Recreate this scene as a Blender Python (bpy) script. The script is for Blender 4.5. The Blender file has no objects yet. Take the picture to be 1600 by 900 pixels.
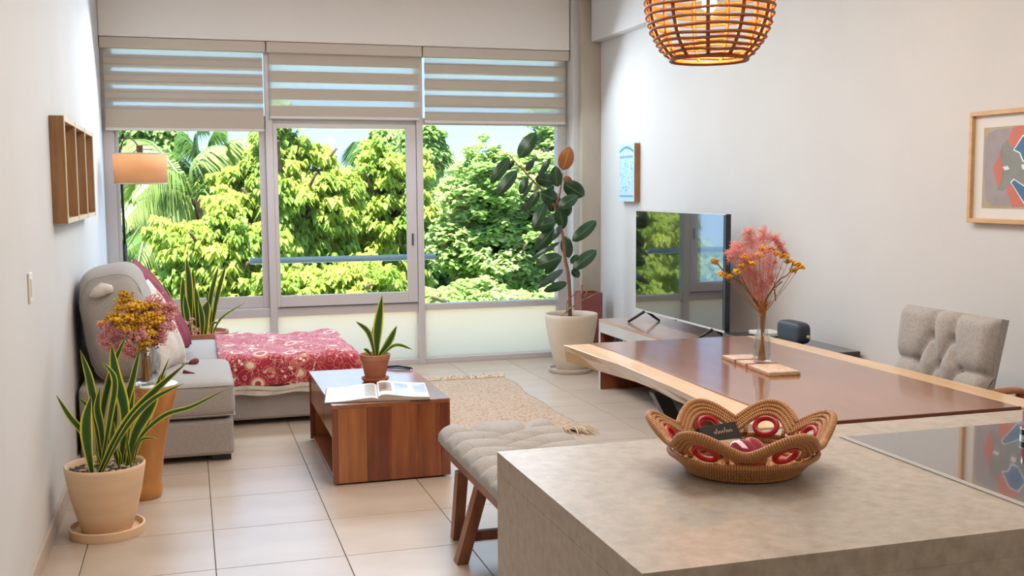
import bpy, math, random
import numpy as np
from mathutils import Matrix, Vector, Euler
random.seed(7); rng = np.random.default_rng(7)
PI = math.pi; R = math.radians
sc = bpy.context.scene; COL = sc.collection

# ---------------------------------------------------------------- camera
CAM = Vector((0, 0, 1.5)); FPX = 1680.0
YAW, PIT, ROL = R(16.738), R(5.323), R(-.371)
fwd = Vector((math.sin(YAW)*math.cos(PIT), math.cos(YAW)*math.cos(PIT), -math.sin(PIT)))
rt = Vector((math.cos(YAW), -math.sin(YAW), 0)); upv = rt.cross(fwd)
rt, upv = math.cos(ROL)*rt + math.sin(ROL)*upv, -math.sin(ROL)*rt + math.cos(ROL)*upv
cd = bpy.data.cameras.new('camera'); cam = bpy.data.objects.new('camera', cd); COL.objects.link(cam)
cd.sensor_width = 36; cd.lens = 36*FPX/1600; cd.clip_end = 500; cd.clip_start = .05
cam.matrix_world = Matrix(((rt.x, upv.x, -fwd.x, CAM.x), (rt.y, upv.y, -fwd.y, CAM.y), (rt.z, upv.z, -fwd.z, CAM.z), (0, 0, 0, 1)))
sc.camera = cam
def ray(x, y): return rt*((x-800)/FPX) - upv*((y-450)/FPX) + fwd
def aty(x, y, Y): d = ray(x, y); return CAM + d*(Y/d.y)       # point at depth Y
def atz(x, y, Z): d = ray(x, y); return CAM + d*((Z-CAM.z)/d.z)
def atx(x, y, X): d = ray(x, y); return CAM + d*(X/d.x)

# ---------------------------------------------------------------- light
sc.view_settings.view_transform = 'Standard'; sc.view_settings.look = 'None'
sc.view_settings.gamma = 1; sc.view_settings.use_curve_mapping = False
sc.view_settings.exposure = 0.42
sc.cycles.use_denoising = True; sc.cycles.max_bounces = 10; sc.cycles.diffuse_bounces = 5
sc.cycles.transparent_max_bounces = 24; sc.cycles.sample_clamp_indirect = 6; sc.cycles.caustics_reflective = False; sc.cycles.caustics_refractive = False
w = bpy.data.worlds.new('world'); sc.world = w; w.use_nodes = True; nt = w.node_tree
bg = nt.nodes['Background']; tc = nt.nodes.new('ShaderNodeTexCoord'); sp = nt.nodes.new('ShaderNodeSeparateXYZ')
rp = nt.nodes.new('ShaderNodeValToRGB'); nt.links.new(tc.outputs['Generated'], sp.inputs[0]); nt.links.new(sp.outputs['Z'], rp.inputs[0])
rp.color_ramp.elements[0].color = (.52, .70, .90, 1); rp.color_ramp.elements[0].position = 0
rp.color_ramp.elements[1].color = (.20, .42, .85, 1); rp.color_ramp.elements[1].position = .9
e = rp.color_ramp.elements.new(.13); e.color = (.36, .62, .95, 1)
nt.links.new(rp.outputs[0], bg.inputs[0]); bg.inputs[1].default_value = 1.5
def light(name, kind, loc, energy, color, direction, size=None):
    l = bpy.data.lights.new(name, kind); o = bpy.data.objects.new(name, l); COL.objects.link(o)
    l.energy = energy; l.color = color; o.location = loc
    o.rotation_euler = Vector(direction).to_track_quat('-Z', 'Y').to_euler()
    if size: l.shape = 'RECTANGLE'; l.size, l.size_y = size
    return l
s_ = light('sun', 'SUN', (0, -5, 20), 11.5, (1, .96, .87), (.14, .21, -.97)); s_.angle = R(1)
light('room_fill_light', 'AREA', (1.4, 4.3, 3.05), 80, (1, .97, .94), (0, 0, -1), (1.2, 5.6))  # fill added to brighten the room, not a fixture
light('island_front_fill', 'AREA', (1.4, -.9, 3.06), 16, (1, .90, .78), (0, 0, -1), (1.4, 1.0))  # small warm fill added to lift the island's front face
light('window_sky_fill', 'AREA', (1.3, 8.45, 2.50), 62, (.74, .86, 1), (0, -.75, -.66), (3.5, .5))  # added cool fill imitating skylight on the floor and seats
light('window_daylight_fill', 'AREA', (.63, 8.90, 1.31), 13, (.36, .62, 1), (0, -1, 0), (2.3, 1.36))  # added lamp inside the panes, stands in for brighter daylight and its reflections

# ---------------------------------------------------------------- materials
def nodes_of(name):
    m = bpy.data.materials.new(name); m.use_nodes = True; n = m.node_tree
    return m, n, n.nodes['Principled BSDF']
def lk(n, a, b): n.links.new(a, b)
def pm(name, c1, c2=None, scale=8, stretch=(1, 1, 1), rough=.6, bump=0, bscale=60, bstretch=(1, 1, 1), metal=0, spec=.5, detail=3, sheen=0, coat=0, mid=(.35, .65), trans=0, coords='Object', emit=None):
    m, n, b = nodes_of(name)
    b.inputs['Base Color'].default_value = (*c1, 1); b.inputs['Roughness'].default_value = rough
    b.inputs['Metallic'].default_value = metal; b.inputs['Specular IOR Level'].default_value = spec
    b.inputs['Sheen Weight'].default_value = sheen; b.inputs['Coat Weight'].default_value = coat; b.inputs['Coat Roughness'].default_value = .08
    b.inputs['Transmission Weight'].default_value = trans
    if emit: b.inputs['Emission Color'].default_value = (*emit[0], 1); b.inputs['Emission Strength'].default_value = emit[1]
    tcn = n.nodes.new('ShaderNodeTexCoord')
    def nz(sc_, st):
        mp = n.nodes.new('ShaderNodeMapping'); mp.inputs['Scale'].default_value = st; lk(n, tcn.outputs[coords], mp.inputs[0])
        t = n.nodes.new('ShaderNodeTexNoise'); t.inputs['Scale'].default_value = sc_; t.inputs['Detail'].default_value = detail
        lk(n, mp.outputs[0], t.inputs['Vector']); return t
    if c2:
        t = nz(scale, stretch); r_ = n.nodes.new('ShaderNodeValToRGB')
        r_.color_ramp.elements[0].position, r_.color_ramp.elements[1].position = mid
        r_.color_ramp.elements[0].color = (*c1, 1); r_.color_ramp.elements[1].color = (*c2, 1)
        lk(n, t.outputs['Fac'], r_.inputs[0]); lk(n, r_.outputs[0], b.inputs['Base Color'])
    if bump:
        t = nz(bscale, bstretch); bp = n.nodes.new('ShaderNodeBump'); bp.inputs['Strength'].default_value = bump; bp.inputs['Distance'].default_value = .01
        lk(n, t.outputs['Fac'], bp.inputs['Height']); lk(n, bp.outputs[0], b.inputs['Normal'])
    return m
M = {}
M['plaster'] = pm('plaster', (.61, .595, .57), (.63, .615, .59), 2, rough=.85, bump=.05, bscale=40)
M['plaster_header_lifted'] = pm('plaster_header_lifted', (.86, .815, .75), rough=.85, bump=.05, bscale=40)  # same wall paint, lightened so the colour makes up for missing light
M['ceiling'] = pm('ceiling_paint', (.82, .80, .77), rough=.9)
M['concrete_column'] = pm('column_concrete', (.44, .385, .31), (.52, .46, .37), 5, stretch=(1, 1, .4), rough=.85, bump=.25, bscale=30)
M['tile'] = pm('floor_tile', (.44, .345, .26), (.50, .40, .31), 2.2, stretch=(1, 2, 1), rough=.33, spec=.6, detail=6, bump=.02, bscale=9)
M['tile2'] = pm('floor_tile_pale', (.46, .365, .28), (.52, .42, .33), 2.6, stretch=(1, 2, 1), rough=.31, spec=.6, detail=6, bump=.02, bscale=9)
M['grout'] = pm('grout', (.33, .28, .23), rough=.9)
M['base_tile'] = pm('baseboard_tile', (.44, .36, .29), (.52, .43, .35), 4, rough=.4)
M['alu'] = pm('window_aluminium', (.62, .575, .57), rough=.42, metal=.25, spec=.5)
M['gasket'] = pm('rubber_gasket', (.04, .04, .045), rough=.6)
M['concrete'] = pm('island_concrete', (.35, .29, .225), (.48, .41, .335), 42, detail=9, rough=.36, spec=.45, bump=.06, bscale=60, mid=(.3, .7))
M['grey_fabric'] = pm('grey_linen', (.34, .305, .275), (.41, .37, .335), 160, rough=.92, bump=.3, bscale=420, sheen=.15)
M['bench_fabric'] = pm('bench_linen', (.33, .31, .285), (.41, .385, .355), 140, rough=.9, bump=.3, bscale=420, sheen=.1)
M['chair_fabric'] = pm('chair_fabric', (.34, .315, .29), (.41, .385, .36), 90, rough=.9, bump=.3, bscale=380, sheen=.12, detail=5)
M['cream_fabric'] = pm('cream_linen', (.60, .53, .45), (.68, .62, .53), 30, rough=.9, bump=.2, bscale=300, sheen=.15)
M['burgundy'] = pm('burgundy_cloth', (.20, .012, .03), (.26, .018, .04), 30, rough=.85, bump=.2, bscale=200)
M['tassel'] = pm('tassel_yarn', (.16, .02, .03), (.24, .05, .05), 60, rough=.8, bump=.4, bscale=150)
M['wood_red'] = pm('tropical_wood', (.19, .05, .018), (.33, .105, .035), 3.2, stretch=(9, 9, .7), rough=.28, spec=.5, coat=.25, detail=6)
M['wood_red_b'] = pm('tropical_wood_pale', (.30, .10, .03), (.40, .15, .05), 3.2, stretch=(9, 9, .7), rough=.28, spec=.5, coat=.25, detail=6)
M['wood_red_c'] = pm('tropical_wood_dark', (.14, .035, .016), (.25, .07, .03), 3.2, stretch=(9, 9, .7), rough=.28, spec=.5, coat=.25, detail=6)
M['wood_top'] = pm('polished_top', (.24, .075, .03), (.34, .12, .05), 2.5, stretch=(7, .7, 7), rough=.18, spec=1.0, detail=5)
M['mahogany'] = pm('mahogany_inlay', (.22, .088, .042), (.30, .13, .068), 2.2, stretch=(9, .7, 9), rough=.16, coat=.5, detail=6, mid=(.3, .7))
M['mahogany_edge'] = pm('mahogany_edge', (.16, .045, .02), rough=.4)
M['live_edge'] = pm('live_edge_plank', (.62, .40, .20), (.74, .53, .30), 2.5, stretch=(7, .8, 7), rough=.28, coat=.35, detail=6)
M['walnut'] = pm('bench_wood', (.20, .075, .04), (.30, .12, .065), 4, stretch=(8, 8, .8), rough=.4, detail=5)
M['bronze_wood'] = pm('planter_wood', (.40, .15, .03), (.52, .22, .06), 4, stretch=(3, 3, .8), rough=.35, detail=6, coat=.2)
M['stump_bark'] = pm('knotted_wood', (.22, .09, .03), (.45, .22, .09), 30, rough=.6, bump=.5, bscale=60)
M['pine'] = pm('shadow_box_wood', (.25, .12, .045), (.33, .165, .065), 6, stretch=(6, 6, .7), rough=.6, detail=5)
M['pine_pale'] = pm('pale_wood_edge', (.62, .50, .30), rough=.6)
M['frame_oak'] = pm('oak_frame', (.56, .32, .12), (.66, .40, .17), 5, stretch=(5, 1, 5), rough=.4)
M['terracotta_pale'] = pm('pale_terracotta', (.70, .48, .30), (.76, .54, .35), 5, stretch=(1, 1, 4), rough=.7, bump=.08, bscale=40)
M['terracotta'] = pm('terracotta', (.40, .15, .075), (.46, .19, .10), 14, rough=.8, bump=.1, bscale=60)
M['stone_pot'] = pm('stone_pot', (.62, .51, .38), (.70, .59, .46), 4, rough=.75, bump=.2, bscale=35)
M['saucer'] = pm('saucer_stone', (.55, .49, .41), rough=.7)
M['soil'] = pm('soil', (.05, .03, .02), (.12, .07, .045), 60, rough=1, bump=.8, bscale=90)
M['pebble'] = pm('pebble', (.45, .34, .25), (.62, .50, .38), 12, rough=.8)
M['white_top'] = pm('white_glaze', (.82, .82, .82), rough=.2)
M['white_plastic'] = pm('white_plastic', (.72, .70, .66), rough=.4)
M['ivory_plastic'] = pm('ivory_switch', (.74, .70, .56), rough=.4)
M['black_metal'] = pm('black_metal', (.02, .018, .017), rough=.35, metal=.4)
M['bronze_metal'] = pm('bronze_metal', (.13, .08, .045), rough=.35, metal=.8)
M['black_plastic'] = pm('black_plastic', (.014, .016, .022), rough=.35)
M['speaker'] = pm('speaker_mesh', (.022, .028, .04), (.03, .036, .05), 200, rough=.45, bump=.2, bscale=900)
M['screen'] = pm('television_screen', (.004, .004, .005), rough=.015, spec=1.0, coat=1)
M['hob_glass'] = pm('hob_glass', (.012, .011, .010), rough=.02, spec=1.0, coat=1)
M['steel'] = pm('brushed_steel', (.66, .64, .61), rough=.35, metal=.35)
M['bench_grey'] = pm('media_bench_grey', (.46, .43, .38), (.52, .49, .44), 5, rough=.5)
M['dark_cabinet'] = pm('dark_cabinet', (.03, .02, .018), rough=.12, coat=.5)
M['rose_box'] = pm('rose_box', (.22, .06, .055), (.27, .08, .07), 8, rough=.5)
M['bark'] = pm('bark', (.09, .055, .035), (.17, .11, .075), 12, rough=.9, bump=.6, bscale=30)
M['ficus_stem'] = pm('ficus_stem', (.20, .075, .035), (.28, .12, .06), 30, rough=.7)
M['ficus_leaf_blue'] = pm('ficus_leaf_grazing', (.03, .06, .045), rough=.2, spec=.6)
M['leaf_rib'] = pm('leaf_rib', (.10, .17, .05), rough=.4)
M['basket'] = pm('basket_palm', (.30, .115, .035), (.46, .20, .07), 40, rough=.55, detail=4)
M['ring_red'] = pm('red_ring', (.42, .008, .018), (.55, .02, .02), 14, rough=.3)
M['heart_red'] = pm('red_glass_heart', (.30, .0, .018), rough=.05, coat=1, spec=.7)
M['card_dark'] = pm('dark_card', (.022, .014, .012), rough=.6)
M['paper'] = pm('book_paper', (.80, .80, .78), rough=.35, spec=.4)
M['page_edge'] = pm('page_edges', (.42, .34, .26), (.52, .44, .35), 300, stretch=(.01, .01, 1), rough=.8)
M['photo_a'] = pm('printed_picture', (.10, .07, .06), (.45, .22, .12), 22, rough=.35)
M['photo_b'] = pm('printed_landscape', (.30, .36, .45), (.55, .60, .68), 9, rough=.35)
M['photo_c'] = pm('printed_panel', (.45, .42, .40), rough=.35)
M['gold'] = pm('gold_ink', (.65, .50, .32), rough=.4)
M['kraft'] = pm('kraft_card', (.55, .36, .20), (.40, .22, .11), 40, rough=.7)
M['pink_flower'] = pm('dried_pink_flower', (.72, .27, .26), (.84, .45, .42), 50, rough=.8)
M['mustard'] = pm('dried_mustard_flower', (.66, .33, .015), (.82, .50, .04), 60, rough=.8)
M['mustard_dark'] = pm('dried_mustard_dark', (.45, .22, .015), (.60, .32, .02), 60, rough=.8)  # darker ochre used on some flower heads
M['stem'] = pm('dried_stem', (.16, .06, .02), (.30, .13, .04), 40, rough=.8)
M['stem_gold'] = pm('dried_stem_gold', (.42, .17, .03), rough=.7)
M['rattan'] = pm('rattan', (.20, .066, .014), (.28, .095, .022), 25, rough=.5)
M['plain_blue'] = pm('rail_blue_grey', (.30, .44, .52), rough=.35)
M['slab'] = pm('bounce_slab_pale', (.80, .77, .70), rough=.8)  # kept pale so the added slab throws sunlight back at the window
M['lawn'] = pm('distant_ground', (.10, .17, .03), (.16, .22, .06), .5, rough=1)
M['palm_frond'] = pm('palm_frond', (.20, .32, .06), (.44, .54, .18), 1.5, rough=.45)
M['palm_dark'] = pm('palm_frond_green', (.07, .17, .03), (.20, .34, .07), 1.2, rough=.45)
M['cord'] = pm('cord', (.05, .04, .035), rough=.6)

def thin_glass(name, tint, gloss=.09, haze=0):
    m = bpy.data.materials.new(name); m.use_nodes = True; n = m.node_tree; n.nodes.remove(n.nodes['Principled BSDF'])
    out = n.nodes['Material Output']; t = n.nodes.new('ShaderNodeBsdfTransparent'); t.inputs[0].default_value = (*tint, 1)
    g = n.nodes.new('ShaderNodeBsdfGlossy'); g.inputs['Roughness'].default_value = .02
    fr = n.nodes.new('ShaderNodeLayerWeight'); fr.inputs[0].default_value = .25
    mx = n.nodes.new('ShaderNodeMixShader'); mu = n.nodes.new('ShaderNodeMath'); mu.operation = 'MULTIPLY_ADD'
    lk(n, fr.outputs['Fresnel'], mu.inputs[0]); mu.inputs[1].default_value = .45; mu.inputs[2].default_value = gloss*.2
    lk(n, mu.outputs[0], mx.inputs[0]); lk(n, t.outputs[0], mx.inputs[1]); lk(n, g.outputs[0], mx.inputs[2]); lk(n, mx.outputs[0], out.inputs[0])
    return m
M['glass'] = thin_glass('window_glass', (.97, .99, .98), .05)
M['vase_glass'] = thin_glass('vase_glass', (.84, .88, .87), .5)
M['candle_glass'] = thin_glass('candle_glass', (.95, .35, .42), .5)
def translucent(name, col, tcol, tr=.5, through=0):
    m = bpy.data.materials.new(name); m.use_nodes = True; n = m.node_tree; n.nodes.remove(n.nodes['Principled BSDF'])
    out = n.nodes['Material Output']; d = n.nodes.new('ShaderNodeBsdfDiffuse'); d.inputs[0].default_value = (*col, 1)
    t = n.nodes.new('ShaderNodeBsdfTranslucent'); t.inputs[0].default_value = (*tcol, 1)
    mx = n.nodes.new('ShaderNodeMixShader'); mx.inputs[0].default_value = tr
    lk(n, d.outputs[0], mx.inputs[1]); lk(n, t.outputs[0], mx.inputs[2]); last = mx
    if through:
        tp = n.nodes.new('ShaderNodeBsdfTransparent'); m2 = n.nodes.new('ShaderNodeMixShader'); m2.inputs[0].default_value = through
        lk(n, mx.outputs[0], m2.inputs[1]); lk(n, tp.outputs[0], m2.inputs[2]); last = m2
    lk(n, last.outputs[0], out.inputs[0]); return m
M['frosted'] = translucent('frosted_glass', (.85, .82, .74), (1, .88, .74), .96, .0)
M['blind_cloth'] = translucent('blind_cloth', (.62, .545, .45), (.60, .52, .42), .12)
M['blind_sheer'] = translucent('blind_sheer', (.9, .88, .86), (1, 1, 1), .7, .5)
M['lampshade'] = translucent('lampshade_cloth', (.80, .50, .28), (.95, .62, .34), .5)
M['lampshade_trim'] = pm('lampshade_trim', (.55, .50, .44), rough=.8)
def leafmat(name, a, b, tcol, sc_=3):
    m, n, bs = nodes_of(name); tcn = n.nodes.new('ShaderNodeTexCoord'); t = n.nodes.new('ShaderNodeTexNoise'); t.inputs['Scale'].default_value = sc_
    lk(n, tcn.outputs['Object'], t.inputs['Vector']); r_ = n.nodes.new('ShaderNodeValToRGB'); r_.color_ramp.elements[0].position = .38; r_.color_ramp.elements[1].position = .62
    r_.color_ramp.elements[0].color = (*a, 1); r_.color_ramp.elements[1].color = (*b, 1); lk(n, t.outputs['Fac'], r_.inputs[0]); lk(n, r_.outputs[0], bs.inputs['Base Color'])
    bs.inputs['Roughness'].default_value = .5
    tr = n.nodes.new('ShaderNodeBsdfTranslucent'); tr.inputs[0].default_value = (*tcol, 1); mx = n.nodes.new('ShaderNodeMixShader'); mx.inputs[0].default_value = .45
    lk(n, bs.outputs[0], mx.inputs[1]); lk(n, tr.outputs[0], mx.inputs[2]); lk(n, mx.outputs[0], n.nodes['Material Output'].inputs[0]); return m
M['tree_lime'] = leafmat('lime_foliage', (.24, .38, .06), (.58, .66, .12), (.60, .72, .14), 1.6)
M['tree_mid'] = leafmat('mid_green_foliage', (.27, .42, .12), (.62, .72, .30), (.56, .74, .28), 1.6)
M['tree_deep'] = leafmat('deep_green_foliage', (.10, .22, .06), (.28, .44, .12), (.22, .42, .08), 1.2)
def snakemat():
    m, n, b = nodes_of('variegated_leaf'); uv = n.nodes.new('ShaderNodeUVMap'); s = n.nodes.new('ShaderNodeSeparateXYZ'); lk(n, uv.outputs[0], s.inputs[0])
    a = n.nodes.new('ShaderNodeMath'); a.operation = 'SUBTRACT'; lk(n, s.outputs['X'], a.inputs[0]); a.inputs[1].default_value = .5
    a2 = n.nodes.new('ShaderNodeMath'); a2.operation = 'ABSOLUTE'; lk(n, a.outputs[0], a2.inputs[0])
    nz = n.nodes.new('ShaderNodeTexNoise'); nz.inputs['Scale'].default_value = 14; mp = n.nodes.new('ShaderNodeMapping'); mp.inputs['Scale'].default_value = (3, .6, 1)
    lk(n, uv.outputs[0], mp.inputs[0]); lk(n, mp.outputs[0], nz.inputs['Vector'])
    r_ = n.nodes.new('ShaderNodeValToRGB'); cr = r_.color_ramp; cr.interpolation = 'LINEAR'
    cr.elements[0].color = (.015, .06, .008, 1); cr.elements[0].position = .0; cr.elements[1].color = (.70, .60, .05, 1); cr.elements[1].position = .42
    e = cr.elements.new(.345); e.color = (.03, .11, .014, 1)
    ad = n.nodes.new('ShaderNodeMath'); ad.operation = 'MULTIPLY_ADD'; lk(n, nz.outputs['Fac'], ad.inputs[0]); ad.inputs[1].default_value = .05; lk(n, a2.outputs[0], ad.inputs[2])
    lk(n, ad.outputs[0], r_.inputs[0]); lk(n, r_.outputs[0], b.inputs['Base Color']); b.inputs['Roughness'].default_value = .38; return m
M['snake'] = snakemat()
def ribmat(name, c1, rib, rough):
    m, n, b = nodes_of(name); uv = n.nodes.new('ShaderNodeUVMap'); s = n.nodes.new('ShaderNodeSeparateXYZ'); lk(n, uv.outputs[0], s.inputs[0])
    a = n.nodes.new('ShaderNodeMath'); a.operation = 'SUBTRACT'; lk(n, s.outputs['X'], a.inputs[0]); a.inputs[1].default_value = .5
    a2 = n.nodes.new('ShaderNodeMath'); a2.operation = 'ABSOLUTE'; lk(n, a.outputs[0], a2.inputs[0])
    r_ = n.nodes.new('ShaderNodeValToRGB'); cr = r_.color_ramp; cr.elements[0].color = (*rib, 1); cr.elements[0].position = .015; cr.elements[1].color = (*c1, 1); cr.elements[1].position = .05
    lk(n, a2.outputs[0], r_.inputs[0]); lk(n, r_.outputs[0], b.inputs['Base Color']); b.inputs['Roughness'].default_value = rough; return m
M['ficus_leaf'] = ribmat('ficus_leaf', (.018, .058, .02), (.10, .17, .06), .24)
M['ficus_leaf_rust'] = ribmat('ficus_leaf_rust', (.35, .115, .03), (.55, .28, .08), .35)
def blanketmat():
    m, n, b = nodes_of('paisley_quilt'); tcn = n.nodes.new('ShaderNodeTexCoord')
    def noise(s, d=2, dist=0):
        t = n.nodes.new('ShaderNodeTexNoise'); t.inputs['Scale'].default_value = s; t.inputs['Detail'].default_value = d; t.inputs['Distortion'].default_value = dist
        lk(n, tcn.outputs['Object'], t.inputs['Vector']); return t
    def math_(op, a, v=None, v2=None):
        x = n.nodes.new('ShaderNodeMath'); x.operation = op; lk(n, a, x.inputs[0])
        if v is not None: x.inputs[1].default_value = v
        if v2 is not None: x.inputs[2].default_value = v2
        return x.outputs[0]
    def mix(f, a, c):
        x = n.nodes.new('ShaderNodeMix'); x.data_type = 'RGBA'; lk(n, f, x.inputs[0])
        if isinstance(a, tuple): x.inputs[6].default_value = (*a, 1)
        else: lk(n, a, x.inputs[6])
        x.inputs[7].default_value = (*c, 1); return x.outputs[2]
    big = noise(5, 1, 1.5)
    c = math_('PINGPONG', math_('MULTIPLY', big.outputs['Fac'], 5.0), .5)      # contour swirls
    line = math_('LESS_THAN', c, .085)
    col = mix(line, (.36, .006, .028), (.52, .11, .09))
    big2 = noise(11, 0, 2.0); c2 = math_('PINGPONG', math_('MULTIPLY', big2.outputs['Fac'], 4.0), .5)
    col = mix(math_('LESS_THAN', c2, .055), col, (.60, .42, .30))
    v = n.nodes.new('ShaderNodeTexVoronoi'); v.inputs['Scale'].default_value = 6.5; lk(n, tcn.outputs['Object'], v.inputs['Vector'])
    d = v.outputs['Distance']
    col = mix(math_('LESS_THAN', d, .34), col, (.60, .20, .13)); col = mix(math_('LESS_THAN', d, .28), col, (.70, .60, .45))
    col = mix(math_('LESS_THAN', d, .20), col, (.40, .03, .04)); col = mix(math_('LESS_THAN', d, .08), col, (.22, .16, .11))
    v2 = n.nodes.new('ShaderNodeTexVoronoi'); v2.inputs['Scale'].default_value = 26; lk(n, tcn.outputs['Object'], v2.inputs['Vector'])
    gate = math_('GREATER_THAN', noise(7, 0).outputs['Fac'], .56)
    mm = n.nodes.new('ShaderNodeMath'); mm.operation = 'MULTIPLY'; lk(n, math_('LESS_THAN', v2.outputs['Distance'], .25), mm.inputs[0]); lk(n, gate, mm.inputs[1])
    col = mix(mm.outputs[0], col, (.78, .66, .55))
    lk(n, col, b.inputs['Base Color']); b.inputs['Roughness'].default_value = .75; b.inputs['Sheen Weight'].default_value = .25
    bp = n.nodes.new('ShaderNodeBump'); bp.inputs['Strength'].default_value = .5; bp.inputs['Distance'].default_value = .006
    lk(n, c, bp.inputs['Height']); lk(n, bp.outputs[0], b.inputs['Normal']); return m
M['quilt'] = blanketmat()
def weave(name, c1, c2, freq=(60, 60), strength=.8, uv=False, dist=.01):
    m, n, b = nodes_of(name); tcn = n.nodes.new('ShaderNodeTexCoord'); src = tcn.outputs['UV'] if uv else tcn.outputs['Object']
    outs = []
    for ax, fq in (('X', freq[0]), ('Y', freq[1])):
        wv = n.nodes.new('ShaderNodeTexWave'); wv.bands_direction = ax; wv.inputs['Scale'].default_value = fq; wv.inputs['Distortion'].default_value = 1.5; wv.inputs['Detail Scale'].default_value = 1.5
        lk(n, src, wv.inputs['Vector']); outs.append(wv.outputs['Fac'])
    a = n.nodes.new('ShaderNodeMath'); a.operation = 'MULTIPLY'; lk(n, outs[0], a.inputs[0]); lk(n, outs[1], a.inputs[1])
    t = n.nodes.new('ShaderNodeTexNoise'); t.inputs['Scale'].default_value = 55; t.inputs['Detail'].default_value = 3; lk(n, src, t.inputs['Vector'])
    r_ = n.nodes.new('ShaderNodeValToRGB'); r_.color_ramp.elements[0].position = .36; r_.color_ramp.elements[1].position = .52
    r_.color_ramp.elements[0].color = (*c2, 1); r_.color_ramp.elements[1].color = (*c1, 1); lk(n, t.outputs['Fac'], r_.inputs[0])
    bp = n.nodes.new('ShaderNodeBump'); bp.inputs['Strength'].default_value = strength; bp.inputs['Distance'].default_value = dist; lk(n, a.outputs[0], bp.inputs['Height'])
    lk(n, r_.outputs[0], b.inputs['Base Color']); lk(n, bp.outputs[0], b.inputs['Normal']); b.inputs['Roughness'].default_value = .9; return m
M['jute'] = weave('jute_weave', (.80, .58, .40), (.55, .36, .22), (30, 90), .8)
M['jute_fringe'] = pm('jute_fringe', (.62, .45, .28), (.72, .56, .38), 30, rough=.9)
M['coil'] = weave('coil_wrap', (.42, .17, .055), (.22, .075, .025), (.01, 34), 1.0, True, .004)
def wrapcoil():
    m, n, b = nodes_of('basket_wrap'); uv = n.nodes.new('ShaderNodeUVMap'); wv = n.nodes.new('ShaderNodeTexWave'); wv.bands_direction = 'Y'
    wv.inputs['Scale'].default_value = 62; wv.inputs['Distortion'].default_value = .8; lk(n, uv.outputs[0], wv.inputs['Vector'])
    r_ = n.nodes.new('ShaderNodeValToRGB'); r_.color_ramp.elements[0].color = (.26, .085, .022, 1); r_.color_ramp.elements[1].color = (.66, .30, .10, 1); r_.color_ramp.elements[1].position = .35
    lk(n, wv.outputs['Fac'], r_.inputs[0]); lk(n, r_.outputs[0], b.inputs['Base Color'])
    bp = n.nodes.new('ShaderNodeBump'); bp.inputs['Strength'].default_value = .7; bp.inputs['Distance'].default_value = .003; lk(n, wv.outputs['Fac'], bp.inputs['Height'])
    lk(n, bp.outputs[0], b.inputs['Normal']); b.inputs['Roughness'].default_value = .5; return m
M['wrap'] = wrapcoil()

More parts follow.
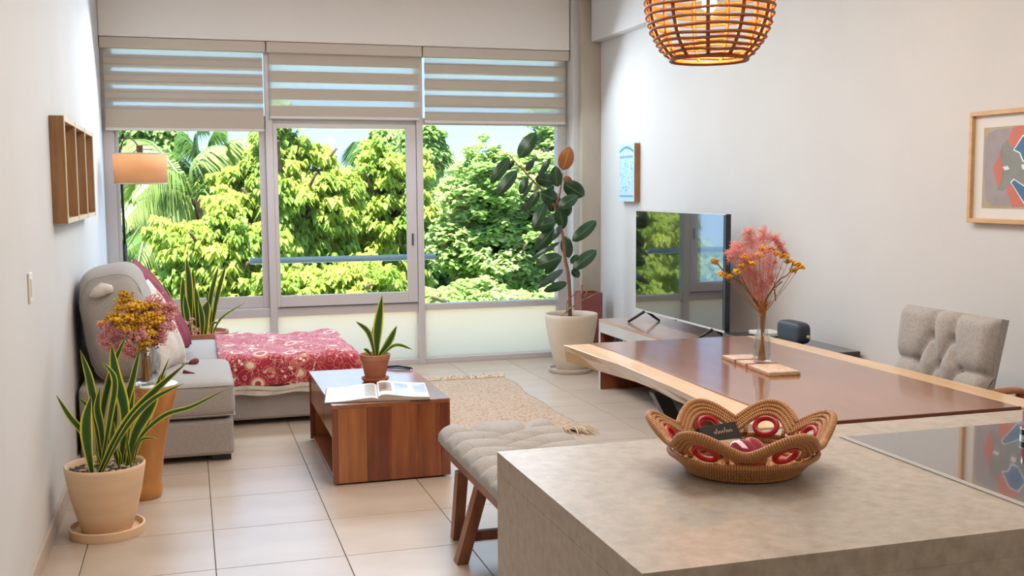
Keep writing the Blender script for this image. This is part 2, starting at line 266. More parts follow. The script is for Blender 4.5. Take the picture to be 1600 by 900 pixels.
# ---------------------------------------------------------------- mesh helpers
class MB:
    def __init__(s): s.v = []; s.f = []; s.uv = []
    def add(s, vs, fs, uv=None):
        k = len(s.v); s.v += [tuple(p) for p in vs]; s.f += [tuple(i+k for i in f) for f in fs]
        s.uv += list(uv) if uv is not None else [(0, 0)]*len(vs); return s
    def box(s, c, size, rot=None, taper=None):
        sx, sy, sz = [q/2 for q in size]; vs = []
        for z in (-1, 1):
            for x, y in ((-1, -1), (1, -1), (1, 1), (-1, 1)):
                t = taper if (taper and z > 0) else 1
                vs.append(Vector((x*sx*t, y*sy*t, z*sz)))
        if rot is not None: vs = [rot @ p for p in vs]
        c = Vector(c); return s.add([p+c for p in vs], [(3, 2, 1, 0), (4, 5, 6, 7), (0, 1, 5, 4), (1, 2, 6, 5), (2, 3, 7, 6), (3, 0, 4, 7)])
    def bx(s, x0, x1, y0, y1, z0, z1): return s.box(((x0+x1)/2, (y0+y1)/2, (z0+z1)/2), (x1-x0, y1-y0, z1-z0))
    def tube(s, pts, rad, n=8, closed=False, cap=True, flat=1.0):
        pts = [Vector(p) for p in pts]; N = len(pts)
        rad = [rad]*N if not hasattr(rad, '__len__') else rad
        vs = []; uv = []; L = 0; prev = None
        for i, p in enumerate(pts):
            a = pts[(i-1) % N] if (i > 0 or closed) else p; b = pts[(i+1) % N] if (i < N-1 or closed) else p
            t = (b-a).normalized() if (b-a).length > 1e-9 else Vector((0, 0, 1))
            if prev is None:
                ref = Vector((0, 0, 1)) if abs(t.z) < .9 else Vector((1, 0, 0)); u = t.cross(ref).normalized()
            else: u = (prev - t*prev.dot(t)).normalized()
            prev = u; w_ = t.cross(u)
            if i: L += (p-pts[i-1]).length
            for k in range(n):
                an = 2*PI*k/n; vs.append(p + (u*math.cos(an) + w_*math.sin(an)*flat)*rad[i]); uv.append((k/n, L))
        fs = []
        for i in range(N if closed else N-1):
            j = (i+1) % N
            for k in range(n):
                k2 = (k+1) % n; fs.append((i*n+k, i*n+k2, j*n+k2, j*n+k))
        if cap and not closed: fs.append(tuple(range(n-1, -1, -1))); fs.append(tuple((N-1)*n+k for k in range(n)))
        return s.add(vs, fs, uv)
    def lathe(s, prof, c=(0, 0, 0), n=40, shift=None, caps=True):
        vs = []; fs = []; uv = []
        for i, (r_, z) in enumerate(prof):
            ox = shift(z) if shift else 0
            for k in range(n):
                a = 2*PI*k/n; vs.append((c[0]+ox+r_*math.cos(a), c[1]+r_*math.sin(a), c[2]+z)); uv.append((k/n, z))
        for i in range(len(prof)-1):
            for k in range(n):
                k2 = (k+1) % n; fs.append((i*n+k, i*n+k2, (i+1)*n+k2, (i+1)*n+k))
        if caps: fs.append(tuple(range(n-1, -1, -1))); fs.append(tuple((len(prof)-1)*n+k for k in range(n)))
        return s.add(vs, fs, uv)
    def grid(s, nu, nv, fn, closed_u=False):
        vs = []; uv = []
        for j in range(nv):
            for i in range(nu):
                u = i/(nu if closed_u else nu-1); v = j/(nv-1); vs.append(fn(u, v)); uv.append((u, v))
        fs = []
        for j in range(nv-1):
            for i in range(nu if closed_u else nu-1):
                i2 = (i+1) % nu; fs.append((j*nu+i, j*nu+i2, (j+1)*nu+i2, (j+1)*nu+i))
        return s.add(vs, fs, uv)
    def prism(s, poly, z0, z1):
        n = len(poly); vs = [(x, y, z0) for x, y in poly]+[(x, y, z1) for x, y in poly]
        fs = [tuple(range(n-1, -1, -1)), tuple(range(n, 2*n))]+[(i, (i+1) % n, n+(i+1) % n, n+i) for i in range(n)]
        return s.add(vs, fs)
    def sq(s, c, size, e=.35, nu=28, nv=16, rot=None, deform=None):
        # superellipsoid cushion / pebble
        def pw(a, p): return math.copysign(abs(a)**p, a)
        def fn(u, v):
            a = 2*PI*u; b = -PI/2 + PI*v; e1 = e if not hasattr(e, '__len__') else e[0]; e2 = e if not hasattr(e, '__len__') else e[1]
            x = pw(math.cos(b), e2)*pw(math.cos(a), e1); y = pw(math.cos(b), e2)*pw(math.sin(a), e1); z = pw(math.sin(b), e2)
            p = Vector((x, y, z))
            if deform: p = deform(p)
            p = Vector((p.x*size[0]/2, p.y*size[1]/2, p.z*size[2]/2))
            if rot is not None: p = rot @ p
            return p + Vector(c)
        return s.grid(nu, nv, fn, True)
    def build(s, name, m, parent=None, smooth=False, loc=None, bevel=0, subsurf=0, solid=0, kind=None, auto=None):
        off = Vector((0, 0, 0)); q = parent
        while q is not None: off += q.location; q = q.parent
        l = Vector(loc) if loc is not None else Vector((0, 0, 0))
        off2 = off + l if parent is not None else l
        me = bpy.data.meshes.new(name); me.from_pydata([(x-off2.x, y-off2.y, z-off2.z) for x, y, z in s.v], [], s.f)
        if any(u != (0, 0) for u in s.uv[:50]) or len(s.uv) > 50:
            ul = me.uv_layers.new(name='UVMap'); li = np.empty(len(me.loops), dtype=np.int32); me.loops.foreach_get('vertex_index', li)
            ul.data.foreach_set('uv', np.array(s.uv, dtype=np.float32)[li].ravel())
        me.materials.append(M[m] if isinstance(m, str) else m)
        if smooth: me.polygons.foreach_set('use_smooth', np.ones(len(me.polygons), dtype=bool))
        me.update(); o = bpy.data.objects.new(name, me); COL.objects.link(o)
        if parent is not None: o.parent = parent
        o.location = l
        if bevel: b = o.modifiers.new('bevel', 'BEVEL'); b.width = bevel; b.segments = 2; b.limit_method = 'ANGLE'; b.angle_limit = R(40)
        if solid: b = o.modifiers.new('solid', 'SOLIDIFY'); b.thickness = solid; b.offset = 0
        if subsurf: b = o.modifiers.new('sub', 'SUBSURF'); b.levels = b.render_levels = subsurf
        if smooth and auto: me.set_sharp_from_angle(angle=R(auto))
        if kind: o['kind'] = kind
        return o
def tag(o, label, cat, group=None):
    o['label'] = label; o['category'] = cat
    if group: o['group'] = group
    return o
def thing(name, label, cat, loc, group=None):
    o = bpy.data.objects.new(name, None); COL.objects.link(o); o.location = loc; o.empty_display_size = .1; return tag(o, label, cat, group)
def struct(o): o['kind'] = 'structure'; return o
def dup(o, parent, loc, label=None):
    c = o.copy(); COL.objects.link(c); c.parent = parent; c.location = loc
    return c
def bez(p, n=12):   # smooth curve through points (catmull-rom)
    p = [Vector(q) for q in p]; out = []
    for i in range(len(p)-1):
        a = p[i-1] if i else p[0]*2-p[1]; b, c = p[i], p[i+1]; d = p[i+2] if i+2 < len(p) else c*2-b
        for k in range(n):
            t = k/n; out.append(.5*((2*b)+(c-a)*t+(2*a-5*b+4*c-d)*t*t+(3*b-a-3*c+d)*t**3))
    out.append(p[-1]); return out
def fast_mesh(name, V, F, m, parent=None, kind=None, smooth=False):
    off = Vector((0, 0, 0)); q = parent
    while q is not None: off += q.location; q = q.parent
    V = np.asarray(V, dtype=np.float32)-np.array(off, dtype=np.float32); F = np.asarray(F, dtype=np.int32)
    me = bpy.data.meshes.new(name); me.vertices.add(len(V)); me.vertices.foreach_set('co', V.ravel())
    me.loops.add(F.size); me.loops.foreach_set('vertex_index', F.ravel()); me.polygons.add(len(F))
    me.polygons.foreach_set('loop_start', np.arange(0, F.size, F.shape[1], dtype=np.int32)); me.polygons.foreach_set('loop_total', np.full(len(F), F.shape[1], dtype=np.int32))
    if smooth: me.polygons.foreach_set('use_smooth', np.ones(len(F), dtype=bool))
    me.update(calc_edges=True); me.materials.append(M[m]); o = bpy.data.objects.new(name, me); COL.objects.link(o)
    if parent is not None: o.parent = parent
    if kind: o['kind'] = kind
    return o

# ================================================================ ROOM
LW, RW, WY, CZ, BY = -.608, 3.43, 9.0, 3.12, -2.0
T = .515; GX = .062
floor = struct(MB().bx(LW-.3, RW+.3, BY, WY+.12, -.12, -.008).build('floor', 'grout'))
ti = 0; tile_me = {}
xs = [LW] + [GX + T*k for k in range(-1, 7)] + [RW]
y0 = 4.311 - T*9
for i in range(len(xs)-1):
    for j in range(0, 19):
        ya, yb = y0+T*j, y0+T*(j+1); yb = min(yb, WY-.0)
        if ya >= WY-.01 or yb < BY: continue
        key = (round(xs[i+1]-xs[i], 4), round(yb-ya, 4), (i*7+j*3) % 3)
        cx, cy = (xs[i]+xs[i+1])/2, (ya+yb)/2
        if key not in tile_me:
            o = MB().box((0, 0, 0), (key[0]-.004, key[1]-.004, .012)).build('tile', 'tile' if key[2] else 'tile2', floor, bevel=.0008)
            tile_me[key] = o; o.location = (cx, cy, -.006)
        else: dup(tile_me[key], floor, (cx, cy, -.006))
wl = struct(MB().bx(LW-.15, LW, BY, WY+.12, 0, CZ).build('wall_left', 'plaster'))
struct(MB().bx(RW, RW+.15, BY, WY+.12, 0, CZ).build('wall_right', 'plaster'))
struct(MB().bx(LW-.15, RW+.15, BY-.12, BY, 0, CZ).build('wall_rear', 'plaster'))
struct(MB().bx(LW-.15, RW+.15, BY-.12, WY+.3, CZ, CZ+.15).build('ceiling', 'ceiling'))
struct(MB().bx(LW, 3.20, 8.86, WY+.3, 2.672, CZ).build('wall_window_side', 'plaster_header_lifted', bevel=.012))
struct(MB().bx(LW, LW+.045, BY, 3.60, 0, CZ).build('wall_jamb', 'plaster', bevel=.006))
struct(MB().bx(3.255, RW, 8.72, WY+.3, 0, CZ).add([], []).build('trim_1', 'concrete_column', bevel=.004))
struct(MB().bx(3.205, 3.26, 8.80, WY+.3, 0, CZ).build('trim_2', 'plaster', bevel=.003))
bm_ = MB(); bm_.box((3.385, 3.35, 2.93), (.11, 10.7, .40)); struct(bm_.build('trim_3', 'plaster', bevel=.012))
bl = struct(MB().bx(LW, LW+.006, 3.6, WY, 0, .01).build('baseboard_left', 'base_tile'))
for k in range(11):
    ya = 3.62+T*k; yb = min(ya+T-.003, WY-.02)
    if ya < WY-.05: MB().bx(LW, LW+.016, ya, yb, 0, .085).build('tile', 'base_tile', bl, bevel=.001)
br = struct(MB().bx(RW-.006, RW, 3.0, 8.7, 0, .01).build('baseboard_right', 'base_tile'))
for k in range(11):
    ya = 3.0+T*k; yb = min(ya+T-.003, 8.7)
    MB().bx(RW-.014, RW, ya, yb, 0, .085).build('tile', 'base_tile', br, bevel=.001)

# ---------------------------------------------------------------- window
win = bpy.data.objects.new('window_1', None); COL.objects.link(win); win.location = (1.3, WY, 0); struct(win)
def fr(name, x0, x1, z0, z1, y0=WY-.035, y1=WY+.06, m='alu'): return MB().bx(x0, x1, y0, y1, z0, z1).build(name, m, win, bevel=.003)
fr('post', LW, -.525, 0, 2.672); fr('post', .625, .682, 0, 2.672, WY-.05); fr('post', 1.862, 1.918, 0, 2.672, WY-.05); fr('post', 3.12, 3.205, 0, 2.672)
for a, b in ((-.525, .625), (.682, 1.862), (1.918, 3.12)):
    fr('bottom_rail', a, b, 0, .046, WY-.03); fr('top_rail', a, b, 2.60, 2.672, WY-.02)
for a, b, z0, z1 in ((-.525, .625, .455, .53), (.682, 1.862, .455, .53), (1.918, 3.12, .462, .514)): fr('transom', a, b, z0, z1, WY-.03)
for a, b in ((-.525, .625), (.682, 1.862), (1.918, 3.12)):
    fr('transom', a, b, 2.035, 2.09, WY-.02)
sash = MB(); sash.bx(.682, .715, WY-.045, WY+.0, .535, 2.03); sash.bx(1.775, 1.858, WY-.045, WY+.0, .535, 2.03)
sash.bx(.715, 1.775, WY-.045, WY+.0, .535, .628); sash.bx(.715, 1.775, WY-.045, WY, 1.995, 2.03); so = sash.build('sliding_sash', 'alu', win, bevel=.003)
MB().bx(1.812, 1.826, WY-.052, WY-.044, 1.02, 1.12).build('latch', 'gasket', so)
MB().bx(.70, 1.858, WY-.046, WY-.03, .529, .536).build('track_gap', 'gasket', win)
sl = MB(); sl.bx(-.525, .575, WY+.0, WY+.04, .535, .628); sl.bx(.575, .625, WY, WY+.04, .535, 2.03); sl.bx(-.525, -.50, WY, WY+.04, .628, 2.03); sl.bx(-.50, .575, WY, WY+.04, 1.99, 2.03)
sl.build('fixed_sash', 'alu', win, bevel=.003)
for a, b, z0, z1, y in ((-.50, .575, .628, 1.99, .02), (.715, 1.775, .628, 1.995, -.02), (1.918, 3.12, .514, 2.035, .02), (-.525, .625, 2.09, 2.60, .02), (.682, 1.862, 2.09, 2.60, .02), (1.918, 3.12, 2.09, 2.60, .02)):
    fr('pane', a, b, z0, z1, WY+y-.003, WY+y+.003, 'glass')
for a, b in ((-.525, .625), (.682, 1.862), (1.918, 3.12)): fr('frosted_pane', a, b, .046, .46, WY+.012, WY+.018, 'frosted')

# ---------------------------------------------------------------- zebra blinds
def blind(x0, x1, top, gaps, bottom, off, half, label, sag=0):
    t = thing('zebra_blind', label, 'window blind', ((x0+x1)/2, 8.9, bottom), 'zebra blinds over the living room window')
    MB().bx(x0, x1, 8.865, 8.945, top-.082, top).build('cassette', 'blind_cloth_solid', t, bevel=.006)
    zs = [top-.08] + [z for g in gaps for z in (g+half, g-half)] + [bottom+.02]
    xa, xb = x0+.022, x1-.022
    for k in range(0, len(zs), 2):
        za, zb = zs[k], zs[k+1]
        if za-zb > .005:
            MB().bx(xa, xb, 8.915, 8.9165, zb, za).build('band', 'blind_cloth', t)
            if za-zb > .02: MB().bx(xa, xb, 8.930, 8.9315, max(zb-off, bottom), za+off*(k > 0)).build('band', 'blind_cloth', t)
    for g in gaps: MB().bx(xa, xb, 8.9170, 8.9174, g-half, g+half).build('sheer_band', 'blind_sheer', t)
    MB().bx(xa-.004, xb+.004, 8.908, 8.938, bottom, bottom+.022).build('bottom_rail', 'white_plastic', t, bevel=.004)
    return t
M['blind_cloth_solid'] = pm('blind_cassette', (.60, .53, .44), rough=.7)
def zof(x, y): return aty(x, y, 8.92).z
blind(LW+.005, .634, 2.668, [zof(160, y) for y in (80.8, 107.5, 134.5, 161)], 1.962, .031, .044, 'zebra blind over the left pane, hanging lowest, narrow bright gaps')
blind(.642, 1.902, 2.668, [zof(500, y) for y in (107.5, 134.5, 161)], 2.066, 0.0, .025, 'middle zebra blind with three wide bright gaps, above the sliding pane')
blind(1.910, 3.196, 2.668, [zof(760, y) for y in (97, 121, 146.5, 172)], 2.045, .016, .034, 'right zebra blind with four gaps, beside the concrete column')

# ---------------------------------------------------------------- things on the walls
t = thing('shadow_box', 'open wooden slatted wall box with pale front edges on the left wall', 'wall shelf', (LW, 6.3, 1.6))
for k, y in enumerate((5.50, 6.03, 6.57, 7.10)):
    w_ = MB().bx(LW+.002, LW+.064, y-.012, y+.012, 1.345 - .0, 1.852).build('upright_board', 'pine', t, bevel=.001)
    MB().bx(LW+.0641, LW+.068, y-.012, y+.012, 1.345, 1.852).build('pale_edge', 'pine_pale', w_)
for z in (1.357, 1.840):
    w_ = MB().bx(LW+.002, LW+.062, 5.512, 7.088, z-.012, z+.012).build('rail_board', 'pine', t)
    MB().bx(LW+.0621, LW+.066, 5.512, 7.088, z-.012, z+.012).build('pale_edge', 'pine_pale', w_)
t = thing('light_switch', 'small ivory double light switch on the left wall', 'light switch', (LW, 4.6, 1.06))
MB().bx(LW, LW+.009, 4.555, 4.63, 1.062, 1.18).build('cover_plate', 'ivory_plastic', t, bevel=.003)
MB().bx(LW+.009, LW+.013, 4.575, 4.590, 1.085, 1.155).build('rocker', 'white_plastic', t, bevel=.001)
MB().bx(LW+.009, LW+.013, 4.595, 4.610, 1.085, 1.155).build('rocker', 'white_plastic', t, bevel=.001)

# framed abstract print on the right wall
t = thing('framed_print', 'oak framed abstract print in coral, blue and grey on the right wall', 'picture', (RW, 3.7, 1.58))
FY0, FY1, FZ0, FZ1 = 3.17, 4.10, 1.33, 1.825; FX = RW-.035
f_ = MB(); f_.bx(FX, RW, FY0, FY1, FZ0, FZ0+.02); f_.bx(FX, RW, FY0, FY1, FZ1-.02, FZ1); f_.bx(FX, RW, FY0, FY0+.02, FZ0+.02, FZ1-.02); f_.bx(FX, RW, FY1-.02, FY1, FZ0+.02, FZ1-.02)
f_.build('frame', 'frame_oak', t, bevel=.002)
M['mat_board'] = pm('mat_board', (.70, .68, .64), rough=.8)
MB().bx(RW-.016, RW-.006, FY0+.02, FY1-.02, FZ0+.02, FZ1-.02).build('mount', 'mat_board', t)
PX = RW-.0165
def pz(px, py): p = atx(px, py, PX); return (p.y, p.z)
yl = pz(1536, 260)[0]; pr_ = MB().bx(PX-.0008, PX, FY0+.09, yl, pz(1536, 325)[1], pz(1538, 200)[1]).build('print', pm('print_ground', (.42, .33, .13), (.40, .34, .28), 12, rough=.6), t)
def shape(name, pts, mat, lift):
    q = [pz(1280+x/3.334, 130+y/3.334) for x, y in pts]; mb = MB(); n = len(q)
    vs = [(PX-lift, y, z) for y, z in q]+[(PX-lift+.0003, y, z) for y, z in q]
    mb.add(vs, [tuple(range(n)), tuple(range(2*n-1, n-1, -1))]+[(i, (i+1) % n, n+(i+1) % n, n+i) for i in range(n)]).build(name, mat, pr_)
cm = lambda nm, c: pm(nm, c, tuple(min(1, x*1.12) for x in c), 14, rough=.6)
g_mauve, g_green, g_coral, g_blue, g_white = cm('ink_mauve', (.30, .26, .26)), cm('ink_grey_green', (.22, .23, .20)), cm('ink_coral', (.52, .15, .10)), cm('ink_blue', (.045, .15, .27)), cm('ink_white', (.72, .72, .72))
shape('painted_shape', [(864, 300), (880, 262), (930, 240), (1010, 232), (1120, 235), (1200, 300), (1200, 600), (1100, 640), (900, 640), (868, 600), (860, 460)], g_mauve, .0012)
shape('painted_shape', [(950, 330), (985, 290), (1050, 330), (1120, 300), (1190, 420), (1120, 560), (1010, 505), (960, 560), (925, 560), (950, 470)], g_green, .0016)
shape('painted_shape', [(985, 300), (1012, 228), (1090, 218), (1120, 260), (1050, 300), (1015, 342)], g_coral, .0020)
shape('painted_shape', [(1012, 350), (1062, 270), (1110, 262), (1150, 330), (1100, 405), (1062, 410), (1045, 365)], g_white, .0023)
shape('painted_shape', [(1020, 346), (1064, 278), (1106, 270), (1142, 330), (1098, 398), (1066, 400), (1050, 360)], g_blue, .0027)
shape('painted_shape', [(905, 440), (935, 390), (948, 345), (952, 420), (962, 440), (945, 540), (930, 530)], g_coral, .0020)
shape('painted_shape', [(958, 436), (985, 430), (996, 448), (970, 455)], g_white, .0030)
shape('painted_shape', [(1055, 425), (1080, 420), (1090, 445), (1062, 450)], g_white, .0030)
shape('painted_shape', [(975, 545), (1000, 525), (1040, 570), (1085, 640), (1005, 645)], g_coral, .0020)
shape('painted_shape', [(998, 515), (1015, 497), (1090, 545), (1140, 600), (1120, 645), (1075, 640)], g_white, .0023)
shape('painted_shape', [(1004, 518), (1018, 504), (1088, 552), (1130, 600), (1112, 640), (1078, 632)], g_blue, .0027)
shape('painted_shape', [(1150, 400), (1230, 330), (1260, 420), (1200, 500)], g_coral, .0027)

# blue patterned panel
def panelmat():
    m, n, b = nodes_of('blue_print_panel'); tcn = n.nodes.new('ShaderNodeTexCoord'); mp = n.nodes.new('ShaderNodeMapping'); lk(n, tcn.outputs['Object'], mp.inputs[0])
    t1 = n.nodes.new('ShaderNodeTexVoronoi'); t1.inputs['Scale'].default_value = 38; lk(n, mp.outputs[0], t1.inputs['Vector'])
    t2 = n.nodes.new('ShaderNodeTexNoise'); t2.inputs['Scale'].default_value = 30; t2.inputs['Distortion'].default_value = 1.5; lk(n, mp.outputs[0], t2.inputs['Vector'])
    a = n.nodes.new('ShaderNodeMath'); a.operation = 'MULTIPLY'; lk(n, t2.outputs['Fac'], a.inputs[0]); a.inputs[1].default_value = 6
    p = n.nodes.new('ShaderNodeMath'); p.operation = 'PINGPONG'; lk(n, a.outputs[0], p.inputs[0]); p.inputs[1].default_value = .5
    r_ = n.nodes.new('ShaderNodeValToRGB'); r_.color_ramp.elements[0].color = (.03, .30, .56, 1); r_.color_ramp.elements[1].color = (.46, .66, .76, 1); r_.color_ramp.elements[0].position = .17; r_.color_ramp.elements[1].position = .26
    mu = n.nodes.new('ShaderNodeMath'); mu.operation = 'ADD'; lk(n, p.outputs[0], mu.inputs[0]); lk(n, t1.outputs['Distance'], mu.inputs[1]); m3 = n.nodes.new('ShaderNodeMath'); m3.operation = 'MULTIPLY'; lk(n, mu.outputs[0], m3.inputs[0]); m3.inputs[1].default_value = .45
    lk(n, m3.outputs[0], r_.inputs[0]); lk(n, r_.outputs[0], b.inputs['Base Color']); b.inputs['Roughness'].default_value = .5; return m
M['panel_print'] = panelmat(); M['panel_pale'] = pm('panel_pale', (.48, .64, .70), rough=.5); M['panel_blue'] = pm('panel_blue', (.06, .28, .48), rough=.5)
t = thing('wall_panel', 'small narrow wooden panel with pale blue print on the right wall', 'picture', (RW, 7.9, 1.6))
ya, yb, za, zb = 7.88, 8.20, 1.385, 1.845
M['frame_dark'] = pm('panel_block_wood', (.30, .13, .04), (.38, .17, .06), 8, rough=.5)
MB().bx(RW-.045, RW, ya, yb, za, zb).build('backing_block', 'frame_dark', t, bevel=.001)
fp = MB().bx(RW-.048, RW-.0451, ya+.004, yb, za, zb).build('printed_face', 'panel_pale', t)
MB().bx(RW-.0492, RW-.0481, ya+.03, yb-.02, za+.075, zb-.13).build('printed_pattern', 'panel_print', fp)
MB().bx(RW-.0490, RW-.0481, ya+.02, yb-.02, za+.035, za+.05).build('printed_line', 'panel_blue', fp)
g = MB()
for k in range(11):        # arched line of small letter-like marks across the top, illegible in the photograph
    u = k/10; y = yb-.03-u*(yb-ya-.06); g.bx(RW-.0490, RW-.0481, y-.010, y+.010, zb-.07+.03*math.sin(PI*u), zb-.05+.03*math.sin(PI*u))
for k in range(8): y = yb-.04-k*.034; g.bx(RW-.0490, RW-.0481, y-.009, y+.009, zb-.115, zb-.095)
g.build('printed_line', 'panel_blue', fp)
g = MB()
for k in range(8): y = yb-.04-k*.035; g.bx(RW-.0495, RW-.0491, y-.006, y+.006, za+.037, za+.048)
g.build('printed_letters', 'panel_pale', fp)

# ================================================================ OUTSIDE
t = thing('balcony_rail', 'blue grey tubular rail across the outside of the window', 'railing', (1.3, 9.35, .9))
MB().tube([(.495, 9.35, .895), (2.10, 9.35, .895)], .027, 14).build('rail', 'plain_blue', t, smooth=True, auto=40)
for x in (.655, 1.89): MB().bx(x-.012, x+.012, 9.06, 9.34, .885, .905).build('bracket', 'plain_blue', t)
struct(MB().bx(-.9, 3.7, 9.13, 11.3, -.20, -.05).build('bounce_slab', 'slab'))  # unseen slab added to bounce sunlight onto the frosted panes
struct(MB().bx(-60, 80, 11, 120, -6.3, -6.0).build('ground', 'lawn'))

def foliage(name, parent, c, r, n_clusters, per, leaf, m, droop=.5, squash=1.0, seed=0, shell=.55):
    g_ = np.random.default_rng(seed); c = np.array(c)
    d = g_.normal(size=(n_clusters, 3)); d /= np.linalg.norm(d, axis=1)[:, None]; rad = g_.uniform(shell, 1.0, n_clusters)
    bumpy = 1+.16*np.sin(d[:, 0]*7+seed)+.12*np.cos(d[:, 2]*9+seed*2)
    cc = c + d*rad[:, None]*np.array(r)*bumpy[:, None]
    N = n_clusters*per; base = np.repeat(cc, per, 0); dd = np.repeat(d, per, 0)
    az = g_.uniform(0, 2*PI, N)
    hor = np.stack([np.cos(az), np.sin(az), np.zeros(N)], 1)
    out = hor*1.0 + dd*.5 + np.array([0, 0, .35])*g_.uniform(.2, 1, N)[:, None]; out /= np.linalg.norm(out, axis=1)[:, None]
    L = leaf*g_.uniform(.65, 1.25, N)[:, None]; W = L*.34*squash
    side = np.cross(out, np.array([0, 0, 1.])); side /= np.linalg.norm(side, axis=1)[:, None]+1e-9
    side = side + g_.normal(size=(N, 3))*.25
    st = base + hor*leaf*.15 + g_.normal(size=(N, 3))*leaf*.35
    mid = st + out*L*.55; tip = mid + out*L*.45 + np.array([0, 0, -1.])*L*droop
    V = np.stack([st, mid+side*W, tip, mid-side*W, mid+np.array([0, 0, .12])*L], 1).reshape(-1, 3)
    b = np.arange(N)[:, None]*5
    F = np.concatenate([b+np.array([0, 1, 4]), b+np.array([1, 2, 4]), b+np.array([2, 3, 4]), b+np.array([3, 0, 4])])
    return fast_mesh(name, V, F, m, parent, 'stuff')
def tree(label, px, py, Y, rpx, rpz, m, n, per, leaf, seed, droop=.5, squash=1.0, group='trees beyond the window'):
    c = aty(px, py, Y); s = Y/FPX
    t = thing('leafy_tree', label, 'tree', (c.x, c.y, -6), group)
    rx, rz = rpx*s, rpz*s; tr = [(c.x, c.y, -6), (c.x+.1*rx, c.y, c.z-rz*.8), (c.x, c.y+.1, c.z+rz*.3)]
    MB().tube(bez(tr, 4), [.16*rx*.5+.05]*5+[.05]*4, 8).build('trunk', 'bark', t, smooth=True)
    b = MB(); g_ = random.Random(seed)
    for k in range(9):
        a = g_.uniform(0, 2*PI); z = c.z+rz*g_.uniform(-.7, .5); b.tube(bez([(c.x, c.y, z-.4), (c.x+.4*rx*math.cos(a), c.y+.4*rx*math.sin(a), z), (c.x+.8*rx*math.cos(a), c.y+.8*rx*math.sin(a), z+.35*rz)], 4), [.05]*3+[.035]*3+[.02]*3, 6)
    b.build('branches', 'bark', t, smooth=True)
    foliage('foliage', t, (c.x, c.y, c.z), (rx, rx*.7, rz), int(n*1.7), int(per*1.6), leaf*.56, m, droop, squash, seed)
    return t
tree('lime green bushy tree low behind the back snake plant', 345, 425, 13.5, 92, 105, 'tree_lime', 420, 26, .155, 1, .9)
tree('large lime green tree filling the middle pane left half', 445, 350, 15, 102, 146, 'tree_lime', 620, 26, .17, 2, .9)
tree('lime tree filling the right half of the middle pane', 604, 352, 16, 76, 120, 'tree_lime', 430, 26, .18, 3, .8)
tree('paler broad-leaved tree filling the right pane', 785, 365, 14, 122, 152, 'tree_mid', 680, 22, .17, 4, .35, 1.25)
tree('second pale broad-leaved tree behind the rubber plant', 880, 300, 17, 90, 130, 'tree_mid', 380, 22, .2, 5, .35, 1.2)
tree('low green tree at the foot of the middle pane', 530, 480, 12.5, 150, 70, 'tree_lime', 430, 24, .14, 6, .8)
tree('low leafy tree at the foot of the right pane', 740, 500, 12.5, 160, 62, 'tree_mid', 380, 22, .15, 7, .4, 1.2)
tree('dark green tree low behind the palm', 235, 420, 19, 120, 140, 'tree_deep', 500, 24, .24, 8, .7)
tree('dark green tree mass farthest behind the limes', 520, 425, 22, 260, 130, 'tree_deep', 900, 26, .28, 9, .6)
tree('dark green tree farthest behind the right pane', 800, 400, 22, 200, 150, 'tree_mid', 700, 26, .28, 10, .6)
tree('green tree at the lower left behind the palm fronds', 170, 480, 15, 120, 70, 'tree_mid', 320, 24, .18, 11, .6)
tree('small tree top poking up behind the middle pane', 600, 245, 24, 36, 36, 'tree_mid', 130, 24, .26, 12, .6)
tree('slim tree top beside the left edge of the right pane', 662, 240, 17, 32, 45, 'tree_mid', 120, 24, .2, 13, .5)
tree('leafy tree top showing above the floor lamp', 215, 225, 20, 55, 40, 'tree_mid', 110, 24, .24, 14, .6)
tree('lime tree against the right side of the left pane', 372, 300, 18, 50, 50, 'tree_lime', 200, 24, .2, 15, .9)
def palm(label, px, py, Y, fronds, mats, seed):
    c = aty(px, py, Y); t = thing('palm_tree', label, 'palm tree', (c.x, c.y, -6), 'palms beyond the window')
    MB().tube(bez([(c.x+.3, c.y, -6), (c.x+.15, c.y, -2), (c.x, c.y, c.z-.05)], 6), .13, 10).build('trunk', 'bark', t, smooth=True)
    g_ = random.Random(seed)
    for k, pts in enumerate(fronds):
        P = bez([tuple(c)] + [tuple(aty(x, y, Y+dy)) for x, y, dy in pts], 8); n = len(P)
        b = MB(); b.tube(P, [.022*(1-i/n)+.006 for i in range(n)], 5)
        for i in range(2, n):
            d = (P[i]-P[i-1]).normalized(); L = .62*math.sin(PI*min(1, .18+.8*i/n))*(Y/16)
            for q in range(5):
                base = P[i-1].lerp(P[i], q/5)
                for sgn in (-1, 1):
                    sd = d.cross(Vector((0, 0, 1))).normalized()*sgn
                    out = (sd*.55 + d*.6 + Vector((0, 0, -.35+g_.uniform(-.15, .12)))).normalized()
                    tip = base + out*L + Vector((0, 0, -L*.4)); mid = base + out*L*.5
                    wv = d*.013
                    b.add([base-wv*.6, mid-wv, tip, mid+wv], [(0, 1, 2, 3)])
        b.build('frond', mats[k % len(mats)], t)
palm('coconut palm with long arching pale fronds seen left of the window', 300, 305, 15.5, [
    [(262, 292, -.3), (215, 300, -.8), (185, 345, -1.2)], [(262, 318, -.5), (228, 365, -1.2), (208, 450, -1.8)], [(255, 270, 0), (215, 258, 0), (180, 285, -.2)],
    [(240, 308, -.4), (200, 330, -.8), (178, 400, -1.2)], [(300, 260, 0), (325, 232, 0), (352, 228, -.1)], [(335, 280, 0), (362, 300, .2), (372, 350, .2)], [(280, 345, -.3), (268, 400, -.6), (262, 455, -.8)],
    [(262, 250, .5), (235, 222, .8), (205, 218, 1)], [(250, 330, -.4), (222, 350, -1.), (196, 390, -1.5)], [(275, 270, -.3), (240, 262, -.6), (205, 310, -1.)]], ['palm_frond', 'palm_frond', 'palm_dark'], 3)
